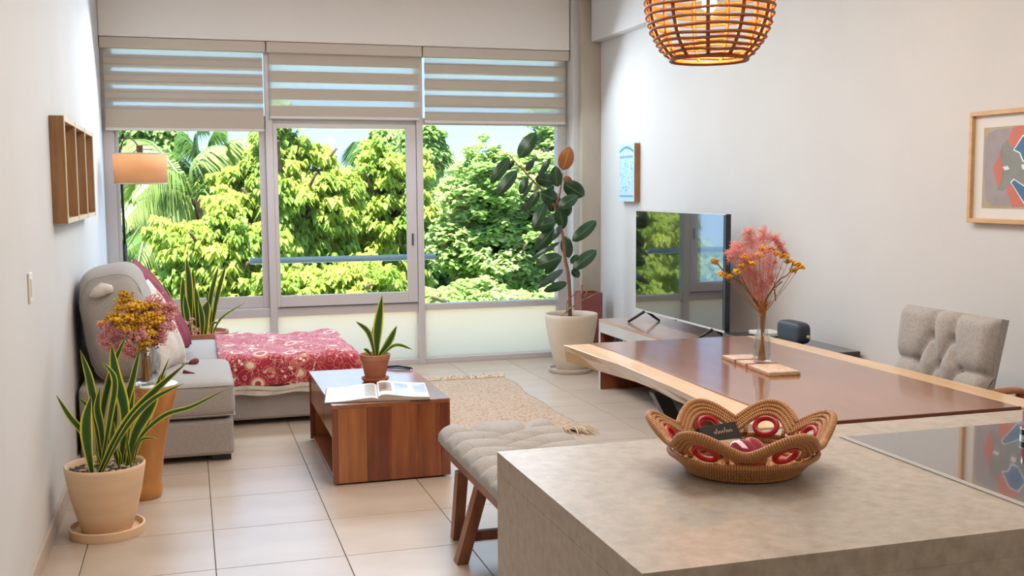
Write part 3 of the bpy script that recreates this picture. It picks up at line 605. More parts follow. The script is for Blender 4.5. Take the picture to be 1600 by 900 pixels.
palm('second palm with upright dark green fronds near the top of the left pane', 322, 285, 18, [
    [(318, 250, 0), (300, 222, 0), (285, 205, 0)], [(325, 240, 0), (330, 215, 0), (345, 195, 0)], [(335, 250, 0), (352, 225, 0), (380, 215, 0)], [(310, 240, 0), (308, 210, 0), (318, 190, 0)],
    [(300, 262, 0), (275, 240, 0), (255, 240, .2)], [(345, 262, 0), (372, 255, 0), (390, 290, 0)]], ['palm_dark', 'palm_dark', 'palm_frond'], 5)
palm('far palm crown showing between the trees at the top of the middle pane', 598, 250, 26, [
    [(585, 230, 0), (570, 222, 0), (553, 238, 0)], [(598, 225, 0), (606, 208, 0), (622, 206, 0)], [(610, 235, 0), (628, 228, 0), (640, 250, 0)], [(588, 250, 0), (572, 255, 0), (560, 275, 0)]], ['palm_dark', 'palm_frond'], 6)

# ================================================================ LEAF AND FLOWER BUILDERS
def blade(mb, pts, hw, fold=.25, twist=0, power=.8, base=.35, n=5, view=True):
    P = bez(pts, n); N = len(P); vs = []; uv = []; L = 0
    for i, p in enumerate(P):
        t = (P[min(i+1, N-1)]-P[max(i-1, 0)]).normalized(); v = (p-CAM).normalized() if view else Vector((0, 0, 1))
        s = t.cross(v); s = s.normalized() if s.length > 1e-5 else Vector((1, 0, 0)); s = Matrix.Rotation(twist, 3, t) @ s
        nn = s.cross(t); u = i/(N-1); w_ = hw*max(.02, (base+(1-base)*min(1, u/.45))*(1-max(0, (u-.5)/.5)**2.2))
        if i: L += (p-P[i-1]).length
        for q, c_ in ((-1, 0), (-.5, .25), (0, .5), (.5, .75), (1, 1)):
            vs.append(p + s*w_*q + nn*(-(1-abs(q))*w_*fold)); uv.append((c_, L))
    fs = [(i*5+k, i*5+k+1, (i+1)*5+k+1, (i+1)*5+k) for i in range(N-1) for k in range(4)]
    return mb.add(vs, fs, uv)
def oval(mb, b, tip, hw, twist=0, fold=.18, bend=.06):
    b, tip = Vector(b), Vector(tip); d = tip-b; L = d.length; t = d.normalized(); v = ((b+tip)/2-CAM).normalized()
    s = Matrix.Rotation(twist, 3, t) @ t.cross(v).normalized(); nn = s.cross(t); vs = []; uv = []; N = 11
    for i in range(N):
        u = i/(N-1); w_ = hw*max(.03, math.sin(PI*min(1, max(0, u))**.92)**.54) if 0 < i < N-1 else hw*.03
        c = b+t*L*u + nn*(-bend*L*math.sin(PI*u))
        for q, c_ in ((-1, 0), (-.55, .22), (0, .5), (.55, .78), (1, 1)): vs.append(c + s*w_*q + nn*(-(1-abs(q))*w_*fold)); uv.append((c_, u))
    return mb.add(vs, [(i*5+k, i*5+k+1, (i+1)*5+k+1, (i+1)*5+k) for i in range(N-1) for k in range(4)], uv)
def buds(name, pts, r_, m, parent, kind='stuff'):
    pts = np.asarray(pts, dtype=float); N = len(pts); rr = r_*rng.uniform(.6, 1.3, N)[:, None, None]
    o = np.array([[1, 0, 0], [-1, 0, 0], [0, 1, 0], [0, -1, 0], [0, 0, 1], [0, 0, -1]], float)
    V = (pts[:, None, :] + o[None]*rr).reshape(-1, 3)
    f = np.array([[0, 2, 4], [2, 1, 4], [1, 3, 4], [3, 0, 4], [2, 0, 5], [1, 2, 5], [3, 1, 5], [0, 3, 5]])
    F = (np.arange(N)[:, None, None]*6 + f[None]).reshape(-1, 3)
    return fast_mesh(name, V, F, m, parent, kind)
def pink_cloud(parent, root, centres, m='pink_flower', bud=.0028, per=330):
    pts = []; mb = MB(); root = Vector(root)
    for (c, r_) in centres:
        r_ *= 1.22
        c = Vector(c); mb.tube(bez([root, root.lerp(c, .5)+Vector((0, 0, .01)), c], 4), .0012, 4)
        for k in range(14):
            d = Vector(rng.normal(size=3)).normalized(); e_ = c + d*r_*rng.uniform(.6, 1.05)
            mb.tube([c, c.lerp(e_, .5)+Vector(rng.normal(size=3))*.004, e_], .0006, 3)
            for q in range(per//14):
                u = rng.uniform(.35, 1.05); pts.append(c.lerp(e_, u)+Vector(rng.normal(size=3))*r_*.15)
    mb.build('flower_stems', 'pink_flower', parent, kind='stuff'); buds('pink_blossoms', pts, bud, m, parent)
def mustard_heads(parent, root, heads, r_=.017, bud=.0052, m='mustard'):
    for k, c in enumerate(heads):
        c = Vector(c); pts = []
        for q in range(46):
            d = Vector(rng.normal(size=3)).normalized(); d.z = d.z*.55; pts.append(c + d*r_*rng.uniform(.45, 1.05)*(1+.3*math.sin(q)))
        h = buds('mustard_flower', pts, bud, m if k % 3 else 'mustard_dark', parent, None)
        MB().tube(bez([Vector(root), Vector(root).lerp(c, .55)+Vector((0, 0, -.004)), c], 5), .0011, 5).build('flower_stalk', 'stem_gold', h)

# ================================================================ SOFA CORNER
t = thing('sectional_sofa', 'grey linen corner sofa with chaise along the left wall and window', 'sofa', (0, 7.1, 0))
MB().bx(LW+.02, -.31, 6.075, 8.02, .035, .455).build('back_frame', 'grey_fabric', t, bevel=.025)
MB().bx(-.30, .207, 6.065, 6.93, .035, .235).build('base', 'grey_fabric', t, bevel=.02)
MB().bx(-.30, 1.02, 6.945, 7.98, .035, .232).build('base', 'grey_fabric', t, bevel=.02)
def boxcush(x0, x1, y0, y1, z0, z1, e=(.16, .30), crown=.012):
    return MB().sq(((x0+x1)/2, (y0+y1)/2, (z0+z1)/2), (x1-x0, y1-y0, z1-z0), e, 48, 18, deform=lambda p: Vector((p.x, p.y, p.z*(1+.10*(1-p.x**2)*(1-p.y**2)) - .03*(p.z > 0)*math.sin(p.x*5)*.5)))
s1 = boxcush(-.31, .222, 6.05, 6.955, .236, .455).build('seat_cushion', 'grey_fabric', t, smooth=True)
s2 = boxcush(-.31, .40, 6.965, 7.99, .236, .440).build('seat_cushion', 'grey_fabric', t, smooth=True)
pts = [(-.27, 6.058, .425), (.17, 6.056, .425), (.212, 6.10, .425), (.214, 6.90, .425)]
MB().tube(bez(pts, 4), .0035, 6).build('piping', 'grey_fabric', s1, smooth=True)
pts = [(-.27, 6.06, .262), (.17, 6.058, .262), (.214, 6.10, .262), (.216, 6.90, .262)]
MB().tube(bez(pts, 4), .0035, 6).build('piping', 'grey_fabric', s1, smooth=True)
MB().sq((.64, 7.46, .335), (.76, 1.0, .19), (.15, .25), 40, 14).build('seat_cushion', 'grey_fabric', t, smooth=True)
for x, y in ((.14, 6.13), (-.5, 6.13), (.95, 7.02), (.95, 7.9), (-.5, 7.9)): MB().bx(x-.05, x+.05, y-.03, y+.03, 0, .036).build('foot', 'black_plastic', t)
def wrk(p):
    a = 1+.025*math.exp(-((p.z-.75)/.1)**2)*math.sin(p.y*19)+.03*math.sin(p.y*6+p.z*3)-.05*math.exp(-((p.z+.45-.2*p.x)/.035)**2)+.02*math.sin(p.z*11+p.x*4) + .05*math.exp(-((p.z+.1)/.06)**2)*-1
    return Vector((p.x*a, p.y, p.z*(1+.05*(1-p.y*p.y))))
rb = Matrix.Rotation(R(-9), 3, 'Y')
bc = MB().sq((-.385, 6.50, .755), (.37, .84, .63), (.50, .56), 60, 40, rb, wrk).build('back_cushion', 'grey_fabric', t, smooth=True)
MB().sq((-.41, 7.36, .73), (.33, .84, .55), (.42, .55), 44, 24, rb, wrk).build('back_cushion', 'grey_fabric', t, smooth=True)
# seam line round the front edge of the cushion
loop = []
for k in range(40):
    a = 2*PI*k/40; x = math.copysign(abs(math.cos(a))**.56, math.cos(a))*.185*.89; z = math.copysign(abs(math.sin(a))**.56, math.sin(a))*.315*.92
    loop.append(Vector((-.385, 6.50, .755)) + rb @ Vector((x, -.335, z)))
MB().tube(loop, .003, 5, closed=True).build('piping', 'grey_fabric', bc, smooth=True)

# paisley quilt over the chaise
def seg(u, pts):
    d = [0]
    for i in range(1, len(pts)): d.append(d[-1]+math.dist(pts[i-1], pts[i]))
    q = u*d[-1]
    for i in range(1, len(pts)):
        if q <= d[i]+1e-9: f = (q-d[i-1])/max(1e-9, d[i]-d[i-1]); return tuple(pts[i-1][k]+(pts[i][k]-pts[i-1][k])*f for k in range(2))
    return pts[-1]
xp = [(.158, 0), (.96, 0), (1.01, .008), (1.035, .03), (1.048, .07), (1.05, .20)]
yp = [(8.015, .12), (8.01, .02), (7.98, 0), (7.03, 0), (6.96, .006), (6.925, .026), (6.908, .06), (6.905, .20)]
def qf(off=0, zmin=.262):
    def f(u, v):
        x, dx = seg(u, xp); y, dy = seg(v, yp)
        z = .452 + .012*math.sin(x*9+y*3)*math.sin(y*5) + .006*math.sin(x*31+y*17) - dx - dy
        wv = .008*math.sin(x*22)*(dy > .03) + .008*math.sin(y*20)*(dx > .03)
        return Vector((x + (off+wv*1.0)*(dx > .03), y - (off+wv)*(dy > .03)*(y < 7.5), max(zmin+.006*math.sin(x*8), z)))
    return f
quilt = MB().grid(70, 70, qf()).build('paisley_quilt', 'quilt', smooth=True, loc=(.6, 7.4, .3), solid=.012)
tag(quilt, 'crimson quilt with cream paisley pattern spread over the chaise', 'quilt')
bd = MB()
for k, (za, zb, o_) in enumerate(((.262, .238, .010), (.240, .205, .004))):
    P = [Vector((.225+(1.05-.225)*i/40, 6.897-o_+.006*math.sin(i*.7), 0)) for i in range(41)]
    for i in range(40):
        a, b = P[i], P[i+1]; s_1 = .008*math.sin(i*.35+k); s_2 = .008*math.sin((i+1)*.35+k)
        bd.add([(a.x, a.y, za+s_1), (b.x, b.y, za+s_2), (b.x, b.y, zb+s_2), (a.x, a.y, zb+s_1)], [(0, 1, 2, 3)])
bd.bx(1.052, 1.056, 6.90, 8.0, .238, .27)
bd.build('hem', 'cream_fabric', quilt, solid=.006)

def pillow(mb, c, size, th, rot, puff=.5):
    def side(sg):
        def f(u, v):
            x, y = 2*u-1, 2*v-1; z = sg*th/2*max(0, (1-abs(x)**2.6)*(1-abs(y)**2.6))**puff
            xx = x*(1-.07*(1-abs(y)**2)); yy = y*(1-.07*(1-abs(x)**2))
            return rot @ Vector((xx*size[0]/2, yy*size[1]/2, z + .004*math.sin(x*9+y*5))) + Vector(c)
        return f
    return mb.grid(19, 19, side(1)).grid(19, 19, side(-1))
def frame3(nrm, up=(0, 0, 1)):
    n_ = Vector(nrm).normalized(); x = Vector(up).cross(n_).normalized(); y = n_.cross(x); return Matrix((x, y, n_)).transposed()
t = thing('cream_cushion', 'cream cushion with tassels leaning on the grey sofa back', 'cushion', (-.12, 6.62, .5))
pillow(MB(), (-.215, 6.62, .705), (.46, .56), .19, frame3((.86, -.30, .40))).build('cover', 'cream_fabric', t, smooth=True)
c = aty(156, 455, 6.07); MB().tube([c+Vector((-.05, 0, -.025)), c+Vector((-.02, 0, -.01)), c+Vector((.02, 0, .012)), c+Vector((.045, .02, .008)), c+Vector((.06, .05, -.01))], [.006, .028, .036, .026, .008], 10).build('tassel', 'cream_fabric', t, smooth=True)
c = aty(304, 584, 6.3); MB().tube([c, c+Vector((-.06, .02, .012))], [.006, .012], 8).build('tassel', 'tassel', t, smooth=True)
c = aty(178, 449, 6.30); MB().tube([c+Vector((-.02, 0, -.03)), c, c+Vector((.03, 0, .035))], [.03, .024, .006], 8).build('tassel', 'burgundy', t, smooth=True)
t = thing('burgundy_cushion', 'burgundy cushion with yarn tassels behind the cream cushion', 'cushion', (-.1, 7.1, .5))
pillow(MB(), (-.205, 7.02, .775), (.58, .66), .17, frame3((.82, -.12, .50))).build('cover', 'burgundy', t, smooth=True)
c = atz(290, 538.5, .468); MB().sq(c, (.058, .04, .040), .85, 18, 10).tube([c+Vector((-.02, 0, -.006)), c+Vector((-.07, .01, -.02))], [.006, .010], 8).build('tassel', 'tassel', t, smooth=True)
c = atz(303, 565.5, .476); MB().sq(c, (.062, .04, .038), .85, 18, 10, Matrix.Rotation(R(-20), 3, 'Y')).tube([c+Vector((-.025, 0, -.008)), c+Vector((-.07, .01, -.012))], [.006, .004], 8).build('tassel', 'tassel', t, smooth=True)

# back snake plant
PL = 'plants in clay pots'
t = thing('snake_plant', 'snake plant with tall upright leaves behind the sofa corner, by the window', 'plant', (.04, 8.42, 0))
MB().lathe([(.14, 0), (.215, .40), (.232, .40), (.232, .435), (.215, .435), (.208, .41), (.0, .41)], (.04, 8.42, 0), 40, caps=False).build('pot', 'terracotta', t, smooth=True, auto=40)
MB().lathe([(0, .405), (.208, .405), (.208, .40), (0, .40)], (.04, 8.42, 0), 24, caps=False).build('soil', 'soil', t)
for (b, m_, tp, hw, dy) in (((298, 525), (296, 450), (291, 402), 5.5, 0), ((305, 525), (302, 460), (301, 418), 5, .05), ((290, 525), (286, 470), (286, 430), 5, -.05), ((322, 525), (330, 460), (342, 414), 4, .05), ((328, 525), (340, 460), (354, 411), 4, 0), ((320, 525), (320, 490), (325, 470), 9, -.08), ((330, 524), (345, 498), (384, 472), 2, 0), ((286, 528), (270, 480), (254, 440), 4, 0), ((310, 525), (309, 480), (304, 446), 5.5, 0), ((315, 525), (316, 500), (310, 466), 4.5, -.1), ((300, 526), (292, 490), (288, 458), 5, -.1), ((326, 524), (331, 503), (322, 455), 4, .1), ((281, 528), (272, 505), (262, 478), 2.5, -.05), ((331, 524), (332, 507), (344, 503), 2, -.05)):
    mb = MB(); Y = 8.42+dy; blade(mb, [aty(*b, Y)-Vector((0, 0, .03)), aty(*m_, Y), aty(*tp, Y)], hw*Y/FPX, twist=rng.uniform(-.5, .5)); mb.build('leaf', 'snake', t, smooth=True)
pink_cloud(t, (-.02, 8.3, .42), [(aty(289, 505, 8.3), .035), (aty(305, 515, 8.3), .03), (aty(298, 500, 8.32), .025)], bud=.005, per=70)

# floor lamp
t = thing('floor_lamp', 'black floor lamp with a tan drum shade in the window corner', 'lamp', (-.455, 8.52, 0))
MB().lathe([(0, 0), (.10, 0), (.10, .018), (.02, .028), (0, .028)], (-.455, 8.52, 0), 32, caps=False).build('base', 'black_metal', t, smooth=True, auto=40)
MB().tube([(-.455, 8.52, .02), (-.455, 8.52, 1.10)], .017, 12).tube([(-.455, 8.52, 1.10), (-.463, 8.52, 1.80)], .010, 10).build('pole', 'black_metal', t, smooth=True)
sc_ = aty(219.5, 264, 8.46)
MB().tube(bez([(-.463, 8.52, 1.80), aty(193, 220, 8.52), aty(203, 216, 8.5), aty(212, 223, 8.48), (sc_.x, 8.46, 1.80)], 6), .006, 10).build('arm', 'bronze_metal', t, smooth=True)
MB().lathe([(.0, -.05), (.022, -.05), (.024, .0), (.024, .03), (0, .03)], (sc_.x, 8.46, 1.80), 20, caps=False).build('socket', 'bronze_metal', t, smooth=True, auto=40)
zt, zb = aty(220, 240, 8.46).z, aty(220, 287.5, 8.46).z
MB().lathe([(.186, zb), (.193, zt)], (sc_.x, 8.46, 0), 48, caps=False).build('shade', 'lampshade', t, smooth=True, solid=.002)
MB().lathe([(.188, zb-.002), (.188, zb+.008), (.1865, zb+.008), (.1865, zb-.002)], (sc_.x, 8.46, 0), 48, caps=False).lathe([(.195, zt-.008), (.195, zt+.002), (.192, zt+.002)], (sc_.x, 8.46, 0), 48, caps=False).build('shade_trim', 'lampshade_trim', t, smooth=True, auto=40)
MB().tube([(sc_.x-.19, 8.46, zt-.01), (sc_.x+.19, 8.46, zt-.01)], .002, 6).tube([(sc_.x, 8.27, zt-.01), (sc_.x, 8.65, zt-.01)], .002, 6).tube([(sc_.x, 8.46, zt-.01), (sc_.x, 8.46, 1.78)], .004, 6).build('shade_spider', 'black_metal', t)

# foreground snake plant
t = thing('snake_plant', 'yellow-edged snake plant in a wide beige pot, nearest the left wall', 'plant', (-.387, 4.93, 0))
pc = (-.382, 4.93, 0)
MB().lathe([(0, 0), (.155, 0), (.158, .012), (.160, .040), (.150, .042), (.146, .018), (0, .018)], pc, 56, caps=False).build('saucer', 'terracotta_pale', t, smooth=True, auto=45)
MB().lathe([(.0, .019), (.100, .019), (.108, .03), (.128, .10), (.148, .18), (.160, .25), (.168, .295), (.169, .308), (.164, .314), (.156, .308), (.150, .285), (0, .285)], pc, 64, caps=False).build('pot', 'terracotta_pale', t, smooth=True, auto=60)
MB().lathe([(0, .287), (.150, .287), (.151, .280), (0, .28)], pc, 24, caps=False).build('soil', 'soil', t)
pb = MB()
for k in range(90):
    a = rng.uniform(0, 2*PI); r_ = .145*math.sqrt(rng.uniform()); q = rng.uniform(.006, .013)
    pb.sq((pc[0]+r_*math.cos(a), pc[1]+r_*math.sin(a), .287+q*.5), (q*2, q*1.6, q*1.2), 1, 7, 5, Matrix.Rotation(a*3, 3, 'Z'))
pb.build('pebbles', 'pebble', t, kind='stuff')
def c5(x, y, Y): return aty(80+x/4.09, 520+y/4.09, Y)
for pts, hw, dy in (
    ([(262, 872), (215, 665), (115, 530), (30, 395)], 19, -.02), ([(262, 880), (232, 720), (225, 560), (255, 400)], 36, -.08), ([(325, 860), (290, 560), (245, 300), (184, 105)], 27, .02),
    ([(440, 850), (470, 520), (410, 260), (384, 68)], 36, .03), ([(310, 850), (325, 540), (390, 230), (486, 2)], 22, .06), ([(312, 860), (375, 540), (405, 300), (322, 178)], 20, -.03),
    ([(470, 860), (470, 520), (520, 300), (570, 82)], 24, .05), ([(295, 875), (430, 650), (610, 420), (875, 182)], 30, -.10), ([(310, 870), (470, 620), (640, 430), (848, 322)], 18, -.12),
    ([(500, 860), (560, 680), (720, 530), (900, 470), (1142, 348)], 16, .0), ([(520, 850), (560, 705), (620, 672), (686, 682)], 9, -.02), ([(480, 860), (540, 640), (640, 460), (700, 260)], 36, .0),
    ([(300, 865), (285, 600), (240, 480), (172, 415)], 17, .08), ([(535, 850), (560, 795), (592, 800)], 9, .08), ([(345, 860), (320, 620), (295, 480), (312, 345)], 24, .0), ([(325, 860), (345, 720), (400, 600), (418, 440)], 24, .04),
    ([(470, 860), (490, 600), (510, 420), (525, 300)], 24, .07), ([(490, 860), (640, 520), (700, 300), (755, 158)], 11, .1), ([(512, 860), (495, 760), (476, 640)], 9, -.06), ([(425, 850), (440, 790), (418, 730)], 9, -.05), ([(500, 860), (600, 600), (640, 480), (735, 250)], 26, .02), ([(440, 865), (395, 700), (400, 560)], 22, -.03), ([(330, 860), (300, 800), (275, 740)], 8, -.06)):
    mb = MB(); P = [c5(x, y, 4.93+dy*(1.2 if i else .9)) for i, (x, y) in enumerate(pts)]; P[0].z = .282; q = Vector((P[0].x-pc[0], P[0].y-pc[1], 0))
    if q.length > .125: P[0].x = pc[0]+q.x*.125/q.length; P[0].y = pc[1]+q.y*.125/q.length
    blade(mb, P, hw/4.09*4.93/FPX, twist=rng.uniform(-.45, .45), fold=.3, n=7); mb.build('leaf', 'snake', t, smooth=True)

# orange wood pedestal and vase of dried flowers
t = thing('wooden_pedestal', 'glossy orange wood pedestal with white top behind the beige pot', 'plant stand', (-.27, 5.45, 0))
PY = 5.47; tx = aty(241, 615, PY).x; bx_ = aty(226, 780, PY).x
prof = [(0, 0), (.078, 0), (.084, .012), (.084, .06), (.079, .068), (.080, .10), (.082, .20), (.088, .32), (.100, .44), (.112, .545), (.108, .552), (0, .552)]
MB().lathe(prof, (bx_, PY, 0), 48, shift=lambda z: (tx-bx_)*(z/.55)**1.3, caps=False).build('body', 'bronze_wood', t, smooth=True, auto=50)
MB().lathe([(0, .552), (.108, .552), (.111, .558), (.104, .563), (0, .560)], (tx, PY, 0), 48, caps=False).build('top', 'white_top', t, smooth=True, auto=50)
kx = aty(210, 618, PY-.06).x
MB().sq((kx+.008, PY-.075, .515), (.06, .05, .10), .5, 16, 10).build('knot', 'stump_bark', t, smooth=True)
vx = aty(229, 600, PY-.02).x; VY = PY-.02
t = thing('vase_of_flowers', 'clear glass vase of mustard and pink dried flowers on the wooden pedestal', 'vase', (vx, VY, .564))
MB().lathe([(0, .566), (.050, .566), (.053, .575), (.060, .62), (.070, .665), (.068, .70), (.050, .735), (.036, .758), (.037, .778), (.045, .79)], (vx, VY, 0), 40, caps=False).build('glass', 'vase_glass', t, smooth=True)
mb = MB(); root = Vector((vx, VY, .60))
for k in range(26):
    a = rng.uniform(0, 2*PI); r1 = rng.uniform(0, .03); r2 = rng.uniform(0, .024)
    mb.tube(bez([(vx+r1*math.cos(a), VY+r1*math.sin(a), .575), (vx+r2*math.cos(a+.6), VY+r2*math.sin(a+.6), .775), (vx+r2*2.6*math.cos(a+.6), VY+r2*2.6*math.sin(a+.6), .86)], 4), .0024, 5)
mb.build('stems', 'stem_gold', t, kind='stuff'); neck = (vx, VY, .78)
def fl(x, y, dy=0): return aty(x, y, VY+dy)
pink_cloud(t, neck, [(fl(172, 515, -.02), .042), (fl(190, 528, .02), .045), (fl(165, 530), .03), (fl(205, 530, -.05), .045), (fl(220, 522, -.06), .035), (fl(248, 480, .03), .05), (fl(262, 495, .03), .04), (fl(240, 510, .03), .05), (fl(258, 515), .045), (fl(200, 545, -.04), .035), (fl(232, 475, .05), .045), (fl(222, 500, .04), .05), (fl(158, 508), .016), (fl(178, 540, .02), .035), (fl(205, 552, -.03), .03), (fl(245, 525, .02), .04), (fl(266, 480, .04), .03)], per=560, bud=.0040)
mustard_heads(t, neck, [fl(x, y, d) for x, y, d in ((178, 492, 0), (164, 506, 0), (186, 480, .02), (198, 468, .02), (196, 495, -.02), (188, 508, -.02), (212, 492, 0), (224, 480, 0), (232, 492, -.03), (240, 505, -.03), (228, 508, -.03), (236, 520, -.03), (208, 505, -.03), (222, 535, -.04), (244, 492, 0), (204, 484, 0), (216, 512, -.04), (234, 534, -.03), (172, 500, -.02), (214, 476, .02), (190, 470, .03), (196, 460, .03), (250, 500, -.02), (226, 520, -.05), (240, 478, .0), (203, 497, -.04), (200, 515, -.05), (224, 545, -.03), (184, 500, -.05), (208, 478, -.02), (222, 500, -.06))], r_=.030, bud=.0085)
buds('burgundy_blossom', [fl(242, 538, -.04)+Vector(rng.normal(size=3))*.009 for _ in range(40)], .004, 'burgundy', t, None)

# ================================================================ COFFEE TABLE
cx0, cx1, cy0, cy1, ch = .664, 1.274, 5.37, 6.44, .415
t = thing('coffee_table', 'boxy reddish wood coffee table with open side shelf', 'coffee table', ((cx0+cx1)/2, (cy0+cy1)/2, 0))
MB().bx(cx0, cx1, cy0-.002, cy1, ch-.022, ch).build('table_top', 'wood_top', t, bevel=.002)
st = [0, .028, .175, .30, .44, .56, .61]; mm = ['wood_red_c', 'wood_red_b', 'wood_red_c', 'wood_red', 'wood_red', 'wood_red_c']
for y_ in (cy0, cy1-.024):
    pn = MB().bx(cx0, cx1, y_+.004, y_+.020, .012, ch-.022).build('end_panel', 'wood_red_c', t)
    for k in range(6):
        dep = [.0, .0012, .0004, .001, .0003, .0][k]
        MB().bx(cx0+st[k]+.0006, cx0+st[k+1]-.0006, y_-.0015+dep, y_+.024, .010, ch-.0225).build('stave', mm[k], pn)
MB().bx(cx0+.012, cx1-.012, cy0+.024, cy1-.024, .014, .032).build('bottom_shelf', 'wood_red', t)
MB().bx(cx0+.006, cx0+.022, cy0+.026, cy1-.026, .235, ch-.026).build('drawer_front', 'wood_red', t, bevel=.001)
MB().bx(cx1-.022, cx1-.006, cy0+.026, cy1-.026, .035, ch-.026).build('side_panel', 'wood_red', t)
MB().bx(cx0+.022, cx1-.022, cy0+.024, cy1-.024, .225, .24).build('middle_shelf', 'wood_red_c', t)
for x in (cx0+.05, cx1-.05):
    for y in (cy0+.06, cy1-.06): MB().bx(x-.02, x+.02, y-.02, y+.02, 0, .014).build('foot', 'black_plastic', t)

# open book
t = thing('open_book', 'open picture book lying across the near edge of the coffee table', 'book', (.91, 5.55, ch))
sp0, sp1 = Vector((.905, 5.395, ch)), Vector((.965, 5.80, ch)); dv = (sp1-sp0); lat = Vector((dv.y, -dv.x, 0)).normalized()
def page(side, w_, h0, h1, th0, lift=.0):
    N = 16
    def top(u): return h0*math.exp(-((u-.12)/.35)**2)*.55*(1-math.exp(-u/.04)) + h1 + (h0*.45)*(1-u)
    mb = MB(); vs = []
    for j in (0, 1):
        for i in range(N):
            u = i/(N-1); b = sp0+dv*j+lat*side*w_*u
            z1 = top(u); z0 = lift*u*.3
            vs += [b+Vector((0, 0, z0+.002)), b+Vector((0, 0, z1))]
    fs = []
    for i in range(N-1):
        a, b = 2*i, 2*i+2; A, B = 2*N+2*i, 2*N+2*i+2
        fs += [(a, b, b+1, a+1), (A+1, B+1, B, A), (a+1, b+1, B+1, A+1), (a, A, B, b)]
    fs += [(2*N-2, 4*N-2, 4*N-1, 2*N-1), (0, 1, 2*N+1, 2*N)]
    o = mb.add(vs, fs).build('page_block', 'page_edge', t)
    o.data.materials.append(M['paper'])
    for p in o.data.polygons:
        if abs(p.normal.z) > .6 and p.center.z > .004: p.material_index = 1
    return o, top
pr1, tr = page(1, .262, .022, .016, .03); pl1, tl = page(-1, .270, .020, .004, .01)
MB().box(sp0+dv*.5+lat*.13+Vector((0, 0, .001)), (.27, dv.length+.01, .0024), Matrix.Rotation(-math.atan2(dv.x, dv.y), 3, 'Z')).box(sp0+dv*.5-lat*.135+Vector((0, 0, .001)), (.28, dv.length+.01, .0024), Matrix.Rotation(-math.atan2(dv.x, dv.y), 3, 'Z')).build('cover', 'card_dark', t)
def printed(side, top, w_, u0, u1, v0, v1, m):
    vs = []; n = 6
    for j in (v0, v1):
        for i in range(n): u = u0+(u1-u0)*i/(n-1); vs.append(sp0+dv*j+lat*side*w_*u+Vector((0, 0, top(u)+.0006)))
    MB().add(vs, [(i, i+1, n+i+1, n+i) for i in range(n-1)]).build('printed_picture', m, t)
printed(1, tr, .262, .03, .28, .25, .85, 'photo_a'); printed(1, tr, .262, .34, .62, .08, .88, 'photo_b'); printed(1, tr, .262, .72, .98, .30, .90, 'photo_b'); printed(-1, tl, .27, .05, .26, .10, .92, 'photo_c')

# small terracotta pot plant
sx, sy = .988, 5.985
t = thing('snake_plant', 'small snake plant in a terracotta pot with saucer on the coffee table', 'plant', (sx, sy, ch))
MB().lathe([(0, ch), (.062, ch), (.076, ch+.012), (.078, ch+.024), (.072, ch+.024), (.062, ch+.012), (0, ch+.010)], (sx, sy, 0), 40, caps=False).build('saucer', 'terracotta', t, smooth=True, auto=40)
MB().lathe([(0, .012), (.052, .012), (.056, .02), (.078, .122), (.082, .124), (.088, .155), (.083, .157), (.078, .150), (.076, .14), (0, .14)], (sx, sy, ch), 40, caps=False).build('pot', 'terracotta', t, smooth=True, auto=40)
MB().lathe([(0, .143), (.076, .143), (.076, .138), (0, .138)], (sx, sy, ch), 20, caps=False).build('soil', 'soil', t)
for pts, hw, dy in (([(589, 553), (590, 515), (597, 461)], 8, 0), ([(586, 553), (576, 520), (556, 502)], 4.5, -.02), ([(593, 553), (607, 535), (620, 509)], 6, 0), ([(596, 553), (618, 539), (645, 546)], 3, -.03), ([(585, 552), (584, 535), (582, 511)], 4, .02), ([(580, 552), (574, 548), (568, 545)], 3, 0)):
    mb = MB(); P = [aty(x, y, sy+dy) for x, y in pts]; P[0].z = ch+.142; P[0].x = sx+(P[0].x-sx)*.8; blade(mb, P, hw*sy/FPX, twist=rng.uniform(-.3, .3), n=7); mb.build('leaf', 'snake', t, smooth=True)
# reading glasses / pen-like black object at the back of the table
a, b = Vector((1.115, 6.40, ch)), Vector((1.255, 6.30, ch))
t = thing('folded_spectacles', 'black folded spectacles lying at the back of the coffee table', 'spectacles', (a+b)/2)
MB().tube([a+Vector((-.02, .0, .010)), a.lerp(b, .5)+Vector((0, 0, .017)), b+Vector((0, 0, .012)), b+Vector((.006, -.02, .008))], [.005, .008, .006, .004], 8).build('temple', 'black_plastic', t, smooth=True)
MB().tube([a+Vector((-.02, -.02, .006)), a.lerp(b, .4)+Vector((0, -.02, .006)), a.lerp(b, .95)+Vector((0, -.025, .006))], [.005, .004, .005], 8).build('temple', 'black_plastic', t, smooth=True)

# ================================================================ RUG
t = thing('jute_rug', 'braided natural jute rug with fringed ends beside the coffee table', 'rug', (1.9, 7.1, 0))
def rugf(u, v):
    y = 6.16+(8.06-6.16)*v; x = 1.42+(2.33-1.42)*u + .055*(v-.5) + .012*math.sin(v*17)*(u > .9) + .01*math.sin(v*9)
    return Vector((x, y, .007+.002*math.sin(u*40)*math.sin(v*60)))
MB().grid(60, 90, rugf).build('weave', 'jute', t, smooth=True, solid=.010)
fb = MB()
for end, y0_, sgn in ((0, 8.06, 1), (1, 6.16, -1)):
    for k in range(150):
        u = rng.uniform(0, 1); x = 1.42+.91*u+(.0275 if end == 0 else -.0275); L = rng.uniform(.05, .11)*(1.5 if abs(u-.95) < .1 or abs(u-.62) < .06 else 1); dx = rng.normal()*.03+(.05 if (end == 1 and u > .85) else 0)
        fb.tube(bez([(x, y0_, .012), (x+dx*.4, y0_+sgn*L*.5, .016+rng.uniform(0, .02)), (x+dx, y0_+sgn*L, .006)], 3), [.005, .0045, .0045, .004, .004, .003, .002], 5)
fb.build('fringe', 'jute_fringe', t, kind='stuff', smooth=True)

